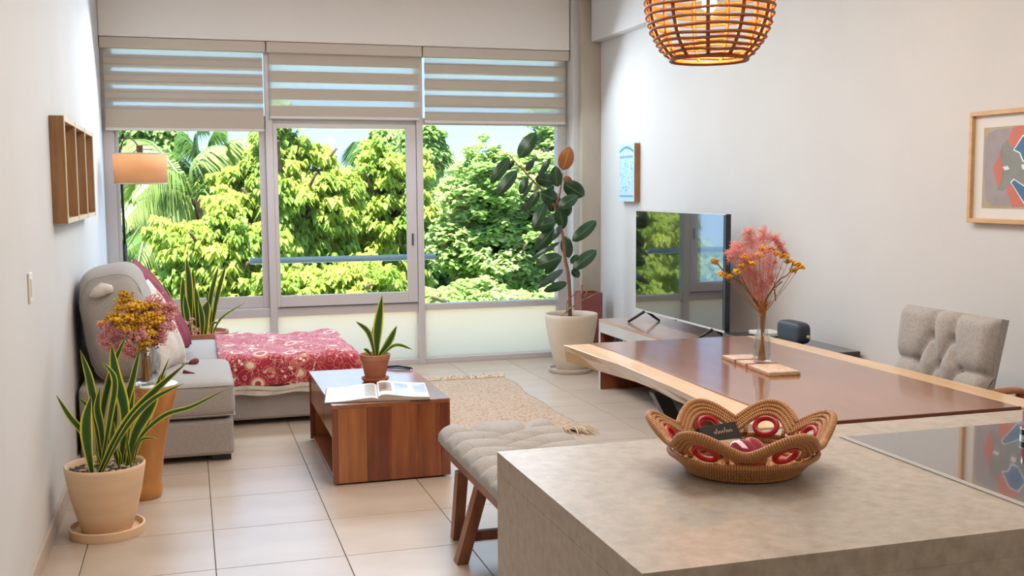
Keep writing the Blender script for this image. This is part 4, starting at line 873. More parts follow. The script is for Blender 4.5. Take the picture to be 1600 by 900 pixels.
# ================================================================ RUBBER PLANT
fx, fy = aty(892.5, 490, 8.2).x, 8.2
t = thing('rubber_plant', 'tall rubber plant in a pale stone pot beside the concrete column', 'plant', (fx, fy, 0))
MB().lathe([(0, 0), (.165, 0), (.175, .012), (.178, .034), (.170, .036), (.160, .016), (0, .014)], (fx-.01, fy, 0), 48, caps=False).build('saucer', 'saucer', t, smooth=True, auto=40)
MB().lathe([(0, .016), (.112, .016), (.126, .035), (.155, .13), (.180, .24), (.203, .36), (.214, .44), (.217, .472), (.212, .479), (.202, .472), (.198, .43), (0, .43)], (fx, fy, 0), 56, caps=False).build('pot', 'stone_pot', t, smooth=True, auto=60)
MB().lathe([(0, .435), (.198, .435), (.198, .43), (0, .43)], (fx, fy, 0), 24, caps=False).build('soil', 'soil', t)
def F(x, y, d=0): return aty(x, y, fy+d)
st = [F(891, 496), F(890, 460), F(888, 428, -.01), F(883, 404, -.01), F(880, 372), F(875, 352), F(867, 324), F(858, 309)]; st[0].z = .43
MB().tube(bez(st, 4), [.016-.006*i/28 for i in range(29)], 10).build('stem', 'ficus_stem', t, smooth=True)
st = [F(867, 324), F(850, 300), F(833, 283), F(817, 265), F(808, 257), F(796, 242)]
MB().tube(bez(st, 4), [.010-.006*i/20 for i in range(21)], 8).build('branch', 'ficus_stem', t, smooth=True)
st = [F(869, 322), F(874, 305), F(877, 287), F(879, 270)]
MB().tube(bez(st, 4), [.009-.004*i/12 for i in range(13)], 8).build('branch', 'ficus_stem', t, smooth=True)
FL = [((811, 247), (837, 207), 10.5, 0, 0), ((796, 246), (766, 287), 8, 0, 0), ((804, 252), (784, 267), 5, 1, .05), ((807, 266), (776, 306), 8.5, 0, 0), ((822, 268), (834, 248), 5, 1, 0), ((823, 277), (813, 304), 6, 0, 0), ((832, 285), (815, 311), 3.2, 1, -.03),
 ((842, 299), (824, 327), 6.5, 0, 0), ((842, 277), (860, 247), 4.5, 1, -.08), ((836, 279), (867, 284), 9.5, 0, .04), ((871, 292), (868, 259), 9, 0, -.05), ((879, 266), (890, 229), 11, 2, 0), ((881, 286), (913, 306), 12, 0, .03), ((882, 275), (893, 290), 6, 2, .08),
 ((868, 312), (846, 301), 11, 0, -.03), ((872, 325), (903, 306), 9, 0, -.08), ((858, 315), (864, 331), 6, 0, 0), ((872, 335), (893, 320), 11, 0, .02), ((853, 316), (833, 357), 8.5, 0, 0), ((869, 346), (833, 356), 8.5, 0, -.06), ((874, 322), (880, 358), 9, 0, -.03),
 ((866, 358), (836, 390), 10, 0, -.02), ((877, 352), (864, 375), 4.5, 1, -.09), ((875, 378), (828, 406), 3.5, 1, -.05), ((894, 377), (932, 345), 9, 0, 0), ((883, 369), (889, 403), 9, 0, .03), ((878, 401), (836, 416), 11, 0, -.06), ((872, 404), (852, 428), 7, 0, .02),
 ((895, 421), (932, 391), 9.5, 0, 0), ((880, 421), (838, 451), 5.5, 1, -.04), ((886, 442), (849, 455), 6.5, 0, -.04), ((893, 422), (906, 432), 6, 0, .04), ((878, 330), (862, 350), 7, 0, .05), ((866, 300), (873, 330), 7, 0, .06), ((892, 412), (903, 398), 5, 0, .05)]
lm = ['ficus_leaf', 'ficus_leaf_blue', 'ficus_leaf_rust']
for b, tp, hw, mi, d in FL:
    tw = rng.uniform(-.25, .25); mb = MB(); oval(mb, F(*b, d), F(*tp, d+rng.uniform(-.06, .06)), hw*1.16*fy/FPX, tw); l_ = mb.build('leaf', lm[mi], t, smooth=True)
MB().tube(bez([F(876, 494), F(892, 481, -.03), F(905, 472, -.05), F(925, 462, -.08), F(941, 456, -.1)], 5), [.007, .010, .014, .014, .014, .013, .013, .012, .012, .011, .01, .01, .009, .009, .008, .008, .007, .007, .006, .005, .003], 8, flat=.4).build('dry_leaf', 'stump_bark', t, smooth=True)
MB().tube(bez([F(886, 490), F(887, 470), F(903, 456)], 4), .004, 6).tube(bez([F(912, 468, -.06), F(917, 455, -.06)], 2), .006, 6).build('twig', 'ficus_stem', t, smooth=True)

t = thing('rose_box', 'dusty rose open box with sticks in the corner behind the rubber plant', 'box', (3.29, 8.50, 0))
b_ = MB(); x0, x1, y0_, y1 = 3.14, 3.33, 8.42, 8.60; H_ = .615
b_.bx(x0, x1, y0_, y0_+.008, 0, H_); b_.bx(x0, x1, y1-.008, y1, 0, H_); b_.bx(x0, x0+.008, y0_+.008, y1-.008, 0, H_); b_.bx(x1-.008, x1, y0_+.008, y1-.008, 0, H_); b_.bx(x0+.008, x1-.008, y0_+.008, y1-.008, 0, .01)
b_.build('shell', 'rose_box', t, bevel=.002)
MB().bx(x0+.004, x1, y1-.012, y1-.0085, H_-.001, H_+.008).build('rim', 'frame_oak', t)
MB().tube([(3.19, 8.5, .05), (3.17, 8.50, .68)], .012, 8).tube([(3.24, 8.55, .05), (3.16, 8.53, .63)], .007, 8).build('stick', 'walnut', t, smooth=True)

# ================================================================ MEDIA BENCH, TELEVISION
t = thing('media_bench', 'low grey media bench with wooden top under the television', 'media unit', (3.17, 6.6, 0))
bx0, bx1, by0, by1, bh = 2.905, 3.425, 5.86, 7.42, .527
MB().bx(bx0, bx1, by0, by1, bh-.022, bh).build('bench_top', pm('media_bench_top', (.40, .235, .16), (.47, .29, .21), 3, stretch=(8, .6, 8), rough=.16, coat=.5), t, bevel=.001)
MB().bx(bx0-.001, bx0+.03, by0, by1, bh-.098, bh-.0225).build('front_rail', 'bench_grey', t, bevel=.001)
for ya in (by0, by1-.035):
    MB().bx(bx0, bx1, ya, ya+.035, 0, bh-.0985).build('end_panel', 'wood_red_c', t, bevel=.001); MB().bx(bx0-.002, bx0-.0005, ya, ya+.035, 0, bh-.0985).build('end_edge', 'bench_grey', t)
MB().bx(bx0+.02, bx1, by0+.035, by1-.035, .19, .21).build('shelf', 'wood_red_c', t); MB().bx(bx1-.01, bx1, by0+.035, by1-.035, .21, bh-.1).build('back_panel', 'black_plastic', t)
t = thing('round_speaker', 'dark round gadget on the shelf inside the media bench', 'speaker', (3.0, 7.24, .21))
MB().lathe([(0, 0), (.055, 0), (.06, .02), (.06, .17), (.05, .19), (0, .19)], (3.02, 7.26, .211), 28, caps=False).build('body', 'speaker', t, smooth=True, auto=40)
MB().lathe([(.0605, .05), (.062, .055), (.062, .065), (.0605, .07)], (3.02, 7.26, .211), 28, caps=False).build('band', 'steel', t, smooth=True)
for k, (m_, h_) in enumerate((('rose_box', .19), ('gold', .17), ('white_plastic', .20), ('wood_red_b', .185), ('frame_oak', .18))):
    tag(MB().bx(2.955, 3.12, 7.12-k*.032, 7.12-k*.032+.026, .211, .211+h_).build('paperback_book', m_, loc=(3.03, 7.13-k*.032, .21), bevel=.002), ['rose book', 'gold book', 'white book', 'red-brown book', 'tan book'][k]+' standing in the row inside the media bench', 'book', 'books inside the media bench')
tvx = 3.13; p1, p2, p3, p4 = atx(995, 328, tvx), atx(1136, 332, tvx), atx(992, 482, tvx), atx(1131, 521, tvx)
tya, tyb = (p2.y+p4.y)/2, (p1.y+p3.y)/2; tza, tzb = .608, 1.332
t = thing('television', 'large black flat television on thin feet on the media bench', 'television', (tvx, (tya+tyb)/2, bh))
MB().bx(tvx, tvx+.035, tya, tyb, tza, tzb).build('housing', 'black_plastic', t, bevel=.003)
MB().bx(tvx-.0015, tvx-.0002, tya+.028, tyb-.005, tza+.012, tzb-.006).build('screen', 'screen', t)
MB().bx(tvx-.003, tvx-.0002, tya, tyb, tza-.003, tza+.010).build('lower_bezel', 'steel', t)
MB().bx(tvx-.004, tvx-.0005, tya, tyb, tzb-.005, tzb+.001).build('upper_bezel', 'steel', t)
MB().bx(tvx-.006, tvx-.003, (tya+tyb)/2-.012, (tya+tyb)/2+.012, tza-.008, tza).build('sensor', 'black_plastic', t)
for yf in (tyb-.16, tya+.16):
    MB().tube([(tvx-.115, yf+.03, bh+.005), (tvx+.01, yf, tza+.004), (tvx+.13, yf+.03, bh+.005)], [.010, .014, .010], 8, flat=.9).build('foot', 'black_metal', t, smooth=True)

t = thing('side_cabinet', 'low black cabinet with wooden inset against the right wall', 'cabinet', (3.25, 5.3, 0))
kx0, kx1, ky0, ky1, kh = 3.07, 3.41, 4.90, 5.80, .62
MB().bx(kx0, kx1, ky0, ky1, kh-.02, kh).build('cabinet_top', 'dark_cabinet', t, bevel=.001)
MB().bx(kx0+.012, kx1-.012, ky0+.014, ky1-.01, .04, kh-.02).build('body', 'dark_cabinet', t)
for x in (kx0, kx1-.03): MB().bx(x, x+.03, ky0+.001, ky0+.03, 0, kh-.02).build('leg', 'dark_cabinet', t)
for x in (kx0, kx1-.03): MB().bx(x, x+.03, ky1-.03, ky1, 0, kh-.02).build('leg', 'dark_cabinet', t)
MB().bx(kx0+.032, kx1-.032, ky0+.006, ky0+.0138, .07, kh-.045).build('inset_panel', 'wood_red_b', t)
sy0, sy1 = 5.13, 5.375; sx_ = 3.22
t = thing('portable_speaker', 'dark blue rounded portable speaker on the black cabinet', 'speaker', (sx_, 5.25, kh))
MB().sq((sx_, (sy0+sy1)/2, kh+.070), (.085, sy1-sy0, .122), (.35, .45), 40, 20).build('body', 'speaker', t, smooth=True)
MB().sq((sx_, sy1-.06, kh+.006), (.05, .05, .012), .6, 16, 6).sq((sx_, sy0+.06, kh+.006), (.05, .05, .012), .6, 16, 6).build('foot', 'black_plastic', t, smooth=True)
MB().tube([(sx_+.015, sy0-.012, kh+.055), (sx_+.015, sy0+.01, kh+.055)], .010, 12).build('knob', 'gold', t, smooth=True)
t = thing('set_top_box', 'flat white set-top box at the back of the black cabinet', 'media box', (3.25, 5.62, kh))
MB().bx(3.19, 3.33, 5.52, 5.70, kh+.004, kh+.026).build('body', 'white_plastic', t, bevel=.004); MB().bx(3.20, 3.32, 5.53, 5.69, kh, kh+.004).build('foot', 'black_plastic', t)
tag(MB().sq((3.13, 5.32, kh+.005), (.03, .15, .010), .5, 20, 8).build('remote_control', 'white_plastic', smooth=True, loc=(3.13, 5.32, kh)), 'slim white remote control on the black cabinet beside the speaker', 'remote')

# ================================================================ DINING TABLE
TZ = .770
t = thing('dining_table', 'long live-edge wooden dining table with dark inlaid middle', 'dining table', (2.2, 3.77, 0))
le = [(1.655, 4.675), (1.664, 4.53), (1.670, 4.39), (1.676, 4.25), (1.688, 4.09), (1.688, 3.96), (1.680, 3.69), (1.677, 3.52), (1.668, 3.36), (1.662, 3.27), (1.650, 3.05), (1.640, 2.856)]
und = [.015, .03, .045, .06, .075, .08, .07, .075, .07, .06, .06, .05]
inn = [(1.778, 2.856), (1.775, 3.3), (1.785, 3.72), (1.792, 4.1), (1.80, 4.4), (1.782, 4.675)]
def plank(name, outer, inner, under, sg):
    mb = MB(); n = len(outer); k = len(inner)
    lay = [[(x, y, TZ) for x, y in outer]+[(x, y, TZ) for x, y in inner], [(x+sg*under[i]*.28, y, TZ-.028+.004*math.sin(i*2.3)) for i, (x, y) in enumerate(outer)]+[(x, y, TZ-.03) for x, y in inner],
           [(x+sg*under[i], y, TZ-.078) for i, (x, y) in enumerate(outer)]+[(x, y, TZ-.078) for x, y in inner]]
    N = n+k; vs = sum(lay, []); fs = [tuple(range(N)), tuple(range(3*N-1, 2*N-1, -1))]
    for l in (0, 1):
        for i in range(N): j = (i+1) % N; fs.append((l*N+i, (l+1)*N+i, (l+1)*N+j, l*N+j))
    return mb.add(vs, fs).build(name, 'live_edge', t, bevel=.002)
plank('live_edge_plank', le, inn, und, 1)
ri = [(2.600, 2.856), (2.606, 3.5), (2.600, 4.1), (2.585, 4.665)]; ro = [(2.70, 4.665), (2.715, 4.2), (2.722, 3.7), (2.724, 3.2), (2.722, 2.856)]
plank('live_edge_plank', ro, ri, [.03]*5, -1)
inl = [(a[0]+.001, a[1]) for a in inn][::1]; poly = inl + [(x-.001, y) for x, y in ri[::-1]]
MB().prism(poly, TZ-.004, TZ+.003).build('inlay_panel', 'mahogany', t)
MB().prism([(x, max(y, 2.8575)) for x, y in poly], TZ-.078, TZ-.0045).build('core_panel', 'mahogany_edge', t)
MB().bx(1.779, 2.599, 2.8475, 2.8555, TZ-.02, TZ+.0045).build('end_trim', 'mahogany_edge', t)
for y in (3.92, 3.25):
    lg = MB(); 
    for sg in (1, -1):
        a_ = Vector((2.19-.405*sg, y, TZ-.080)); b_2 = Vector((2.19-.035*sg, y, .008)); d = b_2-a_; an = math.atan2(d.x, d.z)
        MB().box((a_+b_2)/2, (.056, .050, d.length), Matrix.Rotation(an, 3, 'Y')).build('leg', 'black_metal', t, bevel=.001)
    MB().bx(1.80, 2.60, y-.03, y+.06, TZ-.084, TZ-.0785).build('mounting_plate', 'black_metal', t)
    MB().bx(1.80, 2.60, y-.03, y+.06, 0, .010).build('foot_plate', 'black_metal', t)

# placemat and bottle of dried flowers
t = thing('folded_placemat', 'folded slatted placemat with red bindings under the glass bottle', 'placemat', (2.2, 3.83, TZ+.003))
ang = math.atan2(-.035, .45); rm = Matrix.Rotation(ang, 3, 'Z'); pcx = Vector((2.197, 3.835, 0))
M['slat_pale'] = pm('placemat_slat', (.55, .40, .28), (.68, .58, .46), 40, rough=.6)
for lay in range(2):
    for k in range(9):
        MB().box(pcx+rm @ Vector((-.0585+k*.0145, 0, 0))+Vector((0, 0, TZ+.0075+lay*.0075)), (.0135, .455-.012*lay, .0065), rm).build('slat', 'slat_pale' if lay else 'kraft', t)
for y in (-.02, .09): MB().box(pcx+rm @ Vector((0, y, 0))+Vector((0, 0, TZ+.0115)), (.137, .012, .018), rm).build('binding', 'ring_red', t)
VZ = TZ+.0195; vx, VY = aty(1190.5, 560, 3.84).x, 3.84
t = thing('bottle_of_flowers', 'clear glass bottle of pink and mustard dried flowers on the dining table', 'vase', (vx, VY, VZ))
MB().lathe([(0, .001), (.031, .001), (.0355, .008), (.036, .05), (.034, .085), (.026, .115), (.0175, .140), (.0155, .175), (.0175, .186), (.0175, .190)], (vx, VY, VZ), 40, caps=False).build('glass', 'vase_glass', t, smooth=True)
mb = MB()
for k in range(26):
    a = rng.uniform(0, 2*PI); r1 = rng.uniform(0, .016); r2 = rng.uniform(0, .011); r3 = rng.uniform(.01, .035)
    mb.tube(bez([(vx+r1*math.cos(a), VY+r1*math.sin(a), VZ+.006), (vx-r2*math.cos(a), VY-r2*math.sin(a), VZ+.185), (vx+r3*math.cos(a+2), VY+r3*math.sin(a+2), VZ+.25)], 4), .0017, 5)
mb.build('stems', 'stem_gold', t, kind='stuff'); neck = Vector((vx, VY, VZ+.19))
mb = MB()
for pts in (((1186, 480), (1160, 445), (1133, 425), (1118, 408)), ((1186, 478), (1165, 450), (1150, 430)), ((1190, 478), (1215, 440), (1232, 428), (1240, 408)), ((1188, 480), (1170, 455), (1158, 432)), ((1192, 480), (1205, 455), (1222, 440)), ((1190, 478), (1208, 452), (1212, 470))):
    mb.tube(bez([aty(x, y, VY) for x, y in pts], 5), .0026, 6)
mb.build('dark_stems', 'stem', t, smooth=True, kind='stuff')
def fl(x, y, dy=0): return aty(x, y, VY+dy)
pink_cloud(t, neck, [(fl(1150, 395), .035), (fl(1165, 410, -.02), .04), (fl(1185, 380, .03), .04), (fl(1200, 395, -.03), .042), (fl(1178, 400, -.04), .04), (fl(1215, 385, .02), .028), (fl(1190, 425, -.03), .04), (fl(1205, 415), .035), (fl(1172, 380), .035), (fl(1195, 445, -.02), .026), (fl(1140, 400, .02), .022), (fl(1222, 395, .03), .022), (fl(1180, 440, 0), .034), (fl(1155, 385, .02), .03), (fl(1195, 365, .02), .028), (fl(1170, 365, -.01), .028), (fl(1212, 372, 0), .024), (fl(1185, 458, 0), .028), (fl(1205, 435, .02), .03), (fl(1168, 428, .02), .034)], per=620, bud=.0019)
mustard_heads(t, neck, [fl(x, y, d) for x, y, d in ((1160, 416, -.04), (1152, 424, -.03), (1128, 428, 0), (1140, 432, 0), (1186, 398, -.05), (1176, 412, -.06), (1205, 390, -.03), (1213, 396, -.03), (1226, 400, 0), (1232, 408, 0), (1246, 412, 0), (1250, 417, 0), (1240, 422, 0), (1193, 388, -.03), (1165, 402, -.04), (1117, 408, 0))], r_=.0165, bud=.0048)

# dining chair
t = thing('dining_chair', 'buttoned grey upholstered chair at the far side of the dining table', 'chair', (2.98, 3.75, 0))
W_, H_ = .585, .56
Rz = Matrix.Rotation(R(-90), 3, 'Z') @ Matrix.Rotation(R(-10), 3, 'X')    # local: x width, y depth (front is -y), z up
org = Vector((2.965, 3.735, .42))
btn = [(-.125, .44), (.0, .44), (.125, .44)]; btn = [(-.065, .445), (.065, .445), (-.135, .33), (0, .33), (.135, .33), (-.065, .215), (.065, .215)]
segs = [((-.065, .445), (-.065, .58)), ((.065, .445), (.065, .58)), ((-.065, .445), (-.135, .33)), ((-.065, .445), (0, .33)), ((.065, .445), (0, .33)), ((.065, .445), (.135, .33)), ((-.135, .33), (-.30, .33)), ((.135, .33), (.30, .33)), ((-.135, .33), (-.065, .215)), ((0, .33), (-.065, .215)), ((0, .33), (.065, .215)), ((.135, .33), (.065, .215)), ((-.065, .215), (-.135, .10)), ((-.065, .215), (0, .10)), ((.065, .215), (0, .10)), ((.065, .215), (.135, .10))]
def sd(px, py, a, b):
    ax, ay = a; bx2, by2 = b; dx, dy = bx2-ax, by2-ay; u = max(0, min(1, ((px-ax)*dx+(py-ay)*dy)/(dx*dx+dy*dy))); return math.hypot(px-ax-u*dx, py-ay-u*dy)
def tuft(px, py, segs, btn, wd=.026, dep=.030, bd=.026, bw=.018):
    d = min(sd(px, py, a, b) for a, b in segs); q = min(math.hypot(px-a, py-b) for a, b in btn)
    return -dep*math.exp(-(d/wd)**1.1) - bd*math.exp(-(q/bw)**2)
def cf(u, v):
    x = (u-.5)*W_; z = v*H_; e_ = min(1, min(u, 1-u)*W_/.05); f_ = min(1, min(1, (1-v)*H_/.05)); rd = .045*(math.sqrt(max(0, 1-(1-e_)**2))*math.sqrt(max(0, 1-(1-f_)**2)))
    wdt = 1+.03*math.sin(v*PI)*0 - .10*(1-v)
    return org + Rz @ Vector((x*wdt, -rd - .028 - tuft(x, z, segs, btn), z))
bk = MB().grid(66, 62, cf).build('backrest', 'chair_fabric', t, smooth=True)
def cb(u, v):
    x = (u-.5)*W_; z = v*H_; wdt = 1-.10*(1-v); return org + Rz @ Vector((x*wdt, .055*math.sin(PI*min(1, max(0, u)))**.25, z))
MB().grid(20, 12, cb).build('back_cover', 'chair_fabric', bk, smooth=True)
sw = MB()
for u in (0, 1):
    P = [cf(u, v/12) for v in range(13)]; Q = [cb(u, v/12) for v in range(13)]; sw.add(P+Q, [(i, i+1, 14+i, 13+i) for i in range(12)])
P = [cf(u/24, 1) for u in range(25)]; Q = [cb(u/24, 1) for u in range(25)]; sw.add(P+Q, [(i, i+1, 26+i, 25+i) for i in range(24)])
sw.build('side_band', 'chair_fabric', bk)
bb = MB()
for x, z in btn: bb.sq(org+Rz @ Vector((x*(1-.1*(1-z/H_)), -.026, z)), (.016, .016, .016), 1, 10, 7)
bb.build('button', 'chair_fabric', bk, smooth=True)
MB().sq((2.76, 3.735, .40), (.50, .54, .12), (.25, .4), 32, 14).build('seat', 'chair_fabric', t, smooth=True)
for x, y in ((2.56, 3.51), (2.56, 3.96), (2.98, 3.51), (2.98, 3.96)): MB().tube([(x, y, .36), (x+.02*(x > 2.7), y, 0)], [.022, .014], 8).build('leg', 'walnut', t, smooth=True)
MB().tube(bez([(2.72, 3.385, .66), (2.90, 3.38, .695), (3.06, 3.375, .705), (3.12, 3.38, .665)], 6), .022, 10, flat=.6).tube([(2.74, 3.42, .655), (2.74, 3.44, .38)], .012, 8).tube([(3.08, 3.385, .69), (3.0, 3.44, .36)], .014, 8).build('armrest', 'wood_red_b', t, smooth=True)
MB().tube(bez([(2.72, 4.06, .66), (2.90, 4.07, .672), (3.06, 4.07, .665), (3.085, 4.07, .63)], 6), .022, 10, flat=.6).tube([(2.74, 4.05, .655), (2.74, 4.03, .38)], .012, 8).tube([(3.07, 4.07, .655), (3.0, 4.03, .36)], .014, 8).build('armrest', 'wood_red_b', t, smooth=True)

# upholstered bench
t = thing('upholstered_bench', 'long bench with buttoned pale grey cushion beside the dining table', 'bench', (1.3, 3.8, 0))
ux0, ux1, uy0, uy1 = 1.035, 1.555, 3.02, 4.60; zr = .365
segs = []; btn = []
rows = [uy1-.15-.145*k for k in range(10)]
for y in rows:
    l = y-uy0; btn += [(.15, l), (.37, l), (.26, l-.0725)]
    segs += [((.15, l), (-.02, l+.006)), ((.37, l), (.54, l+.006)), ((.15, l), (.26, l-.0725)), ((.37, l), (.26, l-.0725)), ((.26, l-.0725), (.15, l-.145)), ((.26, l-.0725), (.37, l-.145))]
segs += [((.15, rows[0]-uy0), (.12, uy1-uy0)), ((.37, rows[0]-uy0), (.40, uy1-uy0))]
def bf(u, v):
    lx, ly = u*.52, v*(uy1-uy0); e_ = min(1, min(lx, .52-lx)/.055); f_ = min(1, min(ly, uy1-uy0-ly)/.055)
    rd = math.sqrt(max(0, 1-(1-e_)**2))*math.sqrt(max(0, 1-(1-f_)**2))
    return Vector((ux0+lx-.012*(1-2*u)*math.sin(PI*min(1, rd)), uy0+ly, zr+.016+.082*rd + tuft(lx, ly, segs, btn, .026, .030, .016, .02)*min(1, rd*1.6+.15)))
cu = MB().grid(72, 220, bf).build('cushion', 'bench_fabric', t, smooth=True)
MB().bx(ux0+.006, ux1-.006, uy0+.006, uy1-.006, zr, zr+.022).build('cushion_underside', 'bench_fabric', cu, bevel=.008)
fr_ = MB(); fr_.bx(ux0+.022, ux0+.045, uy0+.03, uy1-.03, zr-.045, zr); fr_.bx(ux1-.045, ux1-.022, uy0+.03, uy1-.03, zr-.045, zr); fr_.bx(ux0+.045, ux1-.045, uy0+.03, uy0+.053, zr-.045, zr); fr_.bx(ux0+.045, ux1-.045, uy1-.053, uy1-.03, zr-.045, zr)
fr_.build('seat_frame', 'walnut', t, bevel=.002)
def plankleg(a, b, w1, w2): 
    a, b = Vector(a), Vector(b); mb = MB(); d = (b-a)
    vs = []
    for p in (a, b):
        for sx2, sy2 in ((-1, -1), (1, -1), (1, 1), (-1, 1)): vs.append(p+Vector((sx2*w1/2, sy2*w2/2, 0)))
    return mb.add(vs, [(3, 2, 1, 0), (4, 5, 6, 7), (0, 1, 5, 4), (1, 2, 6, 5), (2, 3, 7, 6), (3, 0, 4, 7)])
for xt, xf in ((1.085, 1.008), (1.505, 1.58)):
    for ya in (4.09, 3.25):
        plankleg((xf, ya, 0), (xt, ya-.045, zr-.046), .048, .060).build('leg', 'walnut', t, bevel=.002)
        plankleg((xt-.02 if xt < 1.3 else xt+.02, ya+.30, 0), (xt-.02 if xt < 1.3 else xt+.02, ya+.20, zr-.046), .046, .055).build('leg', 'walnut', t, bevel=.002)
for ya in (4.09, 3.25): MB().bx(1.045, 1.545, ya-.03, ya-.002, .09, .13).build('stretcher', 'walnut', t, bevel=.002)

# ================================================================ ISLAND
IZ = .94; SF = (1.5-IZ)/(1.5-.765); ix0, ix1, iy0, iy1 = .808*SF, 2.45, 1.838*SF, 2.842*SF
hx0, hx1, hy0, hy1 = 1.825*SF, 2.60*SF, 1.95*SF, 2.690*SF
t = thing('kitchen_island', 'large beige concrete kitchen island in the foreground', 'kitchen island', (1.9, 2.34, 0))
MB().bx(ix0, ix1, iy0, iy1, IZ-.045, IZ-.006).bx(ix0, hx0-.014, iy0, iy1, IZ-.0062, IZ).bx(hx0-.014, ix1, hy1, iy1, IZ-.0062, IZ).bx(hx1, ix1, iy0, hy1, IZ-.0062, IZ).bx(hx0-.014, hx1, iy0, hy0, IZ-.0062, IZ).build('worktop', 'concrete', t)
MB().bx(ix0, ix0+.045, iy0, iy1, 0, IZ-.0455).build('side_panel', 'concrete', t)
M['island_front'] = pm('island_front_shaded', (.26, .19, .135), (.34, .26, .19), 7, detail=8, rough=.45, bump=.05, bscale=50)  # unused concrete copy with the front's shade mixed into its colour
MB().bx(ix0+.0455, ix1, iy0+.001, iy0+.04, 0, IZ-.0455).bx(ix0+.0455, ix1, iy1-.04, iy1, 0, IZ-.0455).build('front_panel', 'concrete', t)
t = thing('induction_hob', 'black glass hob set flush in the island, mirroring the print', 'cooktop', ((hx0+hx1)/2, (hy0+hy1)/2, IZ))
MB().bx(hx0, hx1, hy0, hy1-.001, IZ-.0055, IZ+.0015).build('glass_plate', 'hob_glass', t, bevel=.0008)
MB().bx(hx0-.0125, hx0-.0075, hy0, hy1, IZ-.0055, IZ+.003).bx(hx0-.005, hx0-.0005, hy0, hy1, IZ-.0055, IZ+.003).build('steel_trim', 'steel', t)
MB().bx(hx0-.0075, hx0-.005, hy0, hy1, IZ-.0055, IZ+.001).build('trim_groove', 'gasket', t)
cc = atz(1613, 684, IZ+.002)
t = thing('candle_jar', 'pink glass candle jar with a black band on the hob at the right edge', 'candle', (cc.x, cc.y, IZ+.0015))
MB().lathe([(a*SF, b*SF) for a, b in ((0, .003), (.026, .003), (.028, .008), (.028, .075), (.026, .077))], (cc.x, cc.y, IZ+.0015), 32, caps=False).build('glass', 'candle_glass', t, smooth=True, auto=40)
MB().lathe([(a*SF, b*SF) for a, b in ((0, .006), (.025, .006), (.025, .055), (0, .055))], (cc.x, cc.y, IZ+.0015), 28, caps=False).build('wax', pm('pink_wax', (.80, .22, .28), rough=.4), t, smooth=True, auto=40)
MB().lathe([(a*SF, b*SF) for a, b in ((.0335, .010), (.0335, .026), (.0285, .026), (.0285, .010))], (cc.x, cc.y, IZ+.0015), 32, caps=False).build('band', 'black_metal', t, smooth=True, auto=40)
MB().lathe([(a*SF, b*SF) for a, b in ((.0338, .026), (.0338, .0285), (.0285, .0285))], (cc.x, cc.y, IZ+.0015), 32, caps=False).lathe([(a*SF, b*SF) for a, b in ((.0338, .0), (.0338, .010), (.0285, .010))], (cc.x, cc.y, IZ+.0015), 32, caps=False).build('band_rim', 'steel', t, smooth=True, auto=40)

# ---------------------------------------------------------------- basket
bcx, bcy = 1.362*SF, 2.455*SF
t = thing('palm_basket', 'scalloped coiled palm basket with red rings on the island', 'basket', (bcx, bcy, IZ))
LOB = [R(a) for a in (146, 93, 43, -4, -84, -147)]
def lobe(a):
    v = 0
    for L0 in LOB:
        d = abs((a-L0+PI) % (2*PI)-PI); v = max(v, .5+.5*math.cos(min(PI, d*PI/R(31))))
    return v
def bp3(r_, a, z): return (bcx+SF*r_*math.cos(a), bcy+SF*r_*.95*math.sin(a), IZ+SF*z)
co = MB()
for r_ in (.012, .028, .044, .060, .076, .092, .108, .124, .138): co.tube([bp3(r_, 2*PI*k/40, .011) for k in range(40)], .009*SF, 8, closed=True)
co.build('base_coils', 'wrap', t, smooth=True)
for k in range(5):
    MB().tube([bp3(.146+.0065*k+.0012*k*k, 2*PI*i/72, .010+.0105*k) for i in range(72)], .0074*SF, 8, closed=True).build('coil', 'wrap', t, smooth=True)
def rimp(a, k):
    L = lobe(a)**.85; z = .060 + .0078*k + .050*L; r_ = .168 + (z-.055)*.85 + .0035*k
    return bp3(r_, a, z)
for k in range(4):
    MB().tube([rimp(2*PI*i/180, k*1.12) for i in range(180)], (.0066 if k < 3 else .0092)*SF, 8, closed=True).build('scalloped_coil', 'wrap', t, smooth=True)
for L0 in LOB:
    c = Vector(bp3(.187, L0, .080)); tan = Vector((-math.sin(L0), math.cos(L0), 0)); up = Vector((0, 0, 1))*.78+Vector((math.cos(L0), math.sin(L0), 0))*.62
    MB().tube([c + (tan*.030*math.cos(2*PI*i/28) + up*.025*math.sin(2*PI*i/28))*SF for i in range(28)], .0078*SF, 8, closed=True).build('red_ring', 'ring_red', t, smooth=True)
    for sg in (-1, 1):
        a = L0+sg*R(17); MB().tube([bp3(.176, a, .058), bp3(.19, a, .078)], .006*SF, 6).build('binding', 'wrap', t, smooth=True)
# things in the basket
hp = atz(1168, 707, IZ+.062*SF)
def hf(p):   # heart outline
    a = math.atan2(p.y, p.x); r_ = math.hypot(p.x, p.y); h = 1-.26*max(0, math.cos(a-PI/2))**6 + .10*max(0, math.cos(a+PI/2))**3
    return Vector((p.x*h, p.y*h, p.z*(1+.25*abs(p.x))))
hr = Matrix.Rotation(R(18), 3, 'Z') @ Matrix.Rotation(R(28), 3, 'X')
o = MB().sq(hp, (.106*SF, .092*SF, .062*SF), (.85, .9), 48, 24, hr, hf).build('glass_heart', 'heart_red', smooth=True, loc=tuple(hp))
tag(o, 'shiny red glass heart lying in the palm basket', 'ornament')
bp_ = atz(1132, 690, IZ+.055*SF)
t = thing('incense_box', 'dark card box with gold script leaning in the palm basket', 'box', bp_)
rr = Matrix.Rotation(R(4), 3, 'Z') @ Matrix.Rotation(R(-38), 3, 'X') @ Matrix.Rotation(R(-4), 3, 'Y')
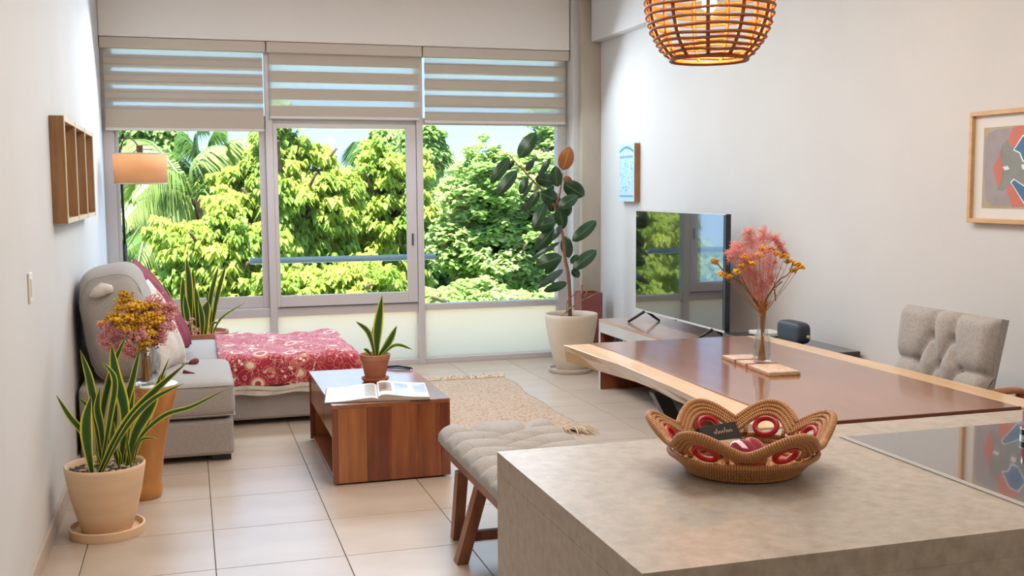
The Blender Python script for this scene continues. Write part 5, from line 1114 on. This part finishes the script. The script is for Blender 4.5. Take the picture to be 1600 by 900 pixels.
MB().box(bp_+Vector((0, .03, .012))*SF, Vector((.118, .018, .055))*SF, rr).build('box_body', 'card_dark', t, bevel=.001)
sg_ = MB(); f0 = bp_+Vector((0, .03, .012))*SF
for k in range(7):
    x = -.02+k*.0085; P = [f0+rr @ Vector((x+dx*.006, -.0098, .002+dz*.009))*SF for dx, dz in ((0, 0), (.5, 1.4 if k in (1, 4) else .6), (.8, -.4), (1.3, .3))]; sg_.tube(bez(P, 3), .0006, 4)
sg_.build('script', 'gold', t)
MB().box(bp_+Vector((.005, -.012, -.008))*SF, Vector((.095, .05, .010))*SF, Matrix.Rotation(R(4), 3, 'Z') @ Matrix.Rotation(R(12), 3, 'X')).build('kraft_sleeve', 'kraft', t, bevel=.001)
for k in range(5): MB().box(bp_+Vector((.01+.002*k, -.026+.004*k, -.022+.004*k))*SF, Vector((.085, .007, .005))*SF, Matrix.Rotation(R(6+k), 3, 'Z')).build('stick', 'slat_pale' if k % 2 else 'kraft', t)

# ================================================================ PENDANT LAMP
lx, ly = aty(1108, 60, 3.6).x, 3.6; lr = .232; lz = aty(1108, 2, 3.6).z
t = thing('pendant_lamp', 'round woven rattan pendant lamp glowing orange over the dining table', 'pendant lamp', (lx, ly, lz+.26))
zbot = -.205; ztop = .21
def rad_at(z): return lr*math.sqrt(max(0, 1-(z/.246)**2))**.86 if z < 0 else lr*math.sqrt(max(0, 1-(z/.262)**2))
k = 0; z = zbot
while z < ztop:
    r_ = rad_at(z); n = 64; ph = rng.uniform(0, 6)
    MB().tube([(lx+(r_+.002*math.sin(3*a+ph))*math.cos(a), ly+(r_+.002*math.sin(3*a+ph))*math.sin(a), lz+z+.0022*math.sin(5*a+ph)) for a in [2*PI*i/n for i in range(n)]], .0060, 6, closed=True).build('hoop', 'rattan', t, smooth=True)
    z += .0265 if z > -.15 else .018
    k += 1
for k in range(11):
    a = 2*PI*k/11+.22; P = []
    for i in range(22):
        z = zbot+(ztop-zbot)*i/21; r_ = rad_at(z)-.006; P.append((lx+r_*math.cos(a), ly+r_*math.sin(a), lz+z))
    MB().tube(P, .0075, 6).build('rib', 'rattan', t, smooth=True)
for rr_, zz in ((rad_at(zbot), zbot-.006), (rad_at(zbot)-.012, zbot-.002)): MB().tube([(lx+rr_*math.cos(2*PI*i/64), ly+rr_*math.sin(2*PI*i/64), lz+zz) for i in range(64)], .0055, 6, closed=True).build('hoop', 'rattan', t, smooth=True)
MB().tube([(lx, ly, lz+.06), (lx, ly, CZ-.02)], .004, 8).build('cord', 'cord', t); MB().lathe([(0, .03), (.022, .03), (.024, .10), (.01, .12), (0, .12)], (lx, ly, lz), 20, caps=False).build('bulb_holder', 'black_plastic', t, smooth=True, auto=40)
MB().lathe([(0, -.02), (.05, -.02), (.05, 0), (0, 0)], (lx, ly, CZ), 24, caps=False).build('ceiling_rose', 'white_plastic', t)
MB().sq((lx, ly, lz-.008), (.052, .052, .062), 1, 20, 14).build('bulb', pm('lit_bulb', (1, .8, .5), emit=((1, .62, .22), 60)), t, smooth=True)
l = light('pendant_bulb_light', 'POINT', (lx, ly, lz-.075), 15, (1, .45, .12), (0, 0, -1)); l.shadow_soft_size = .03
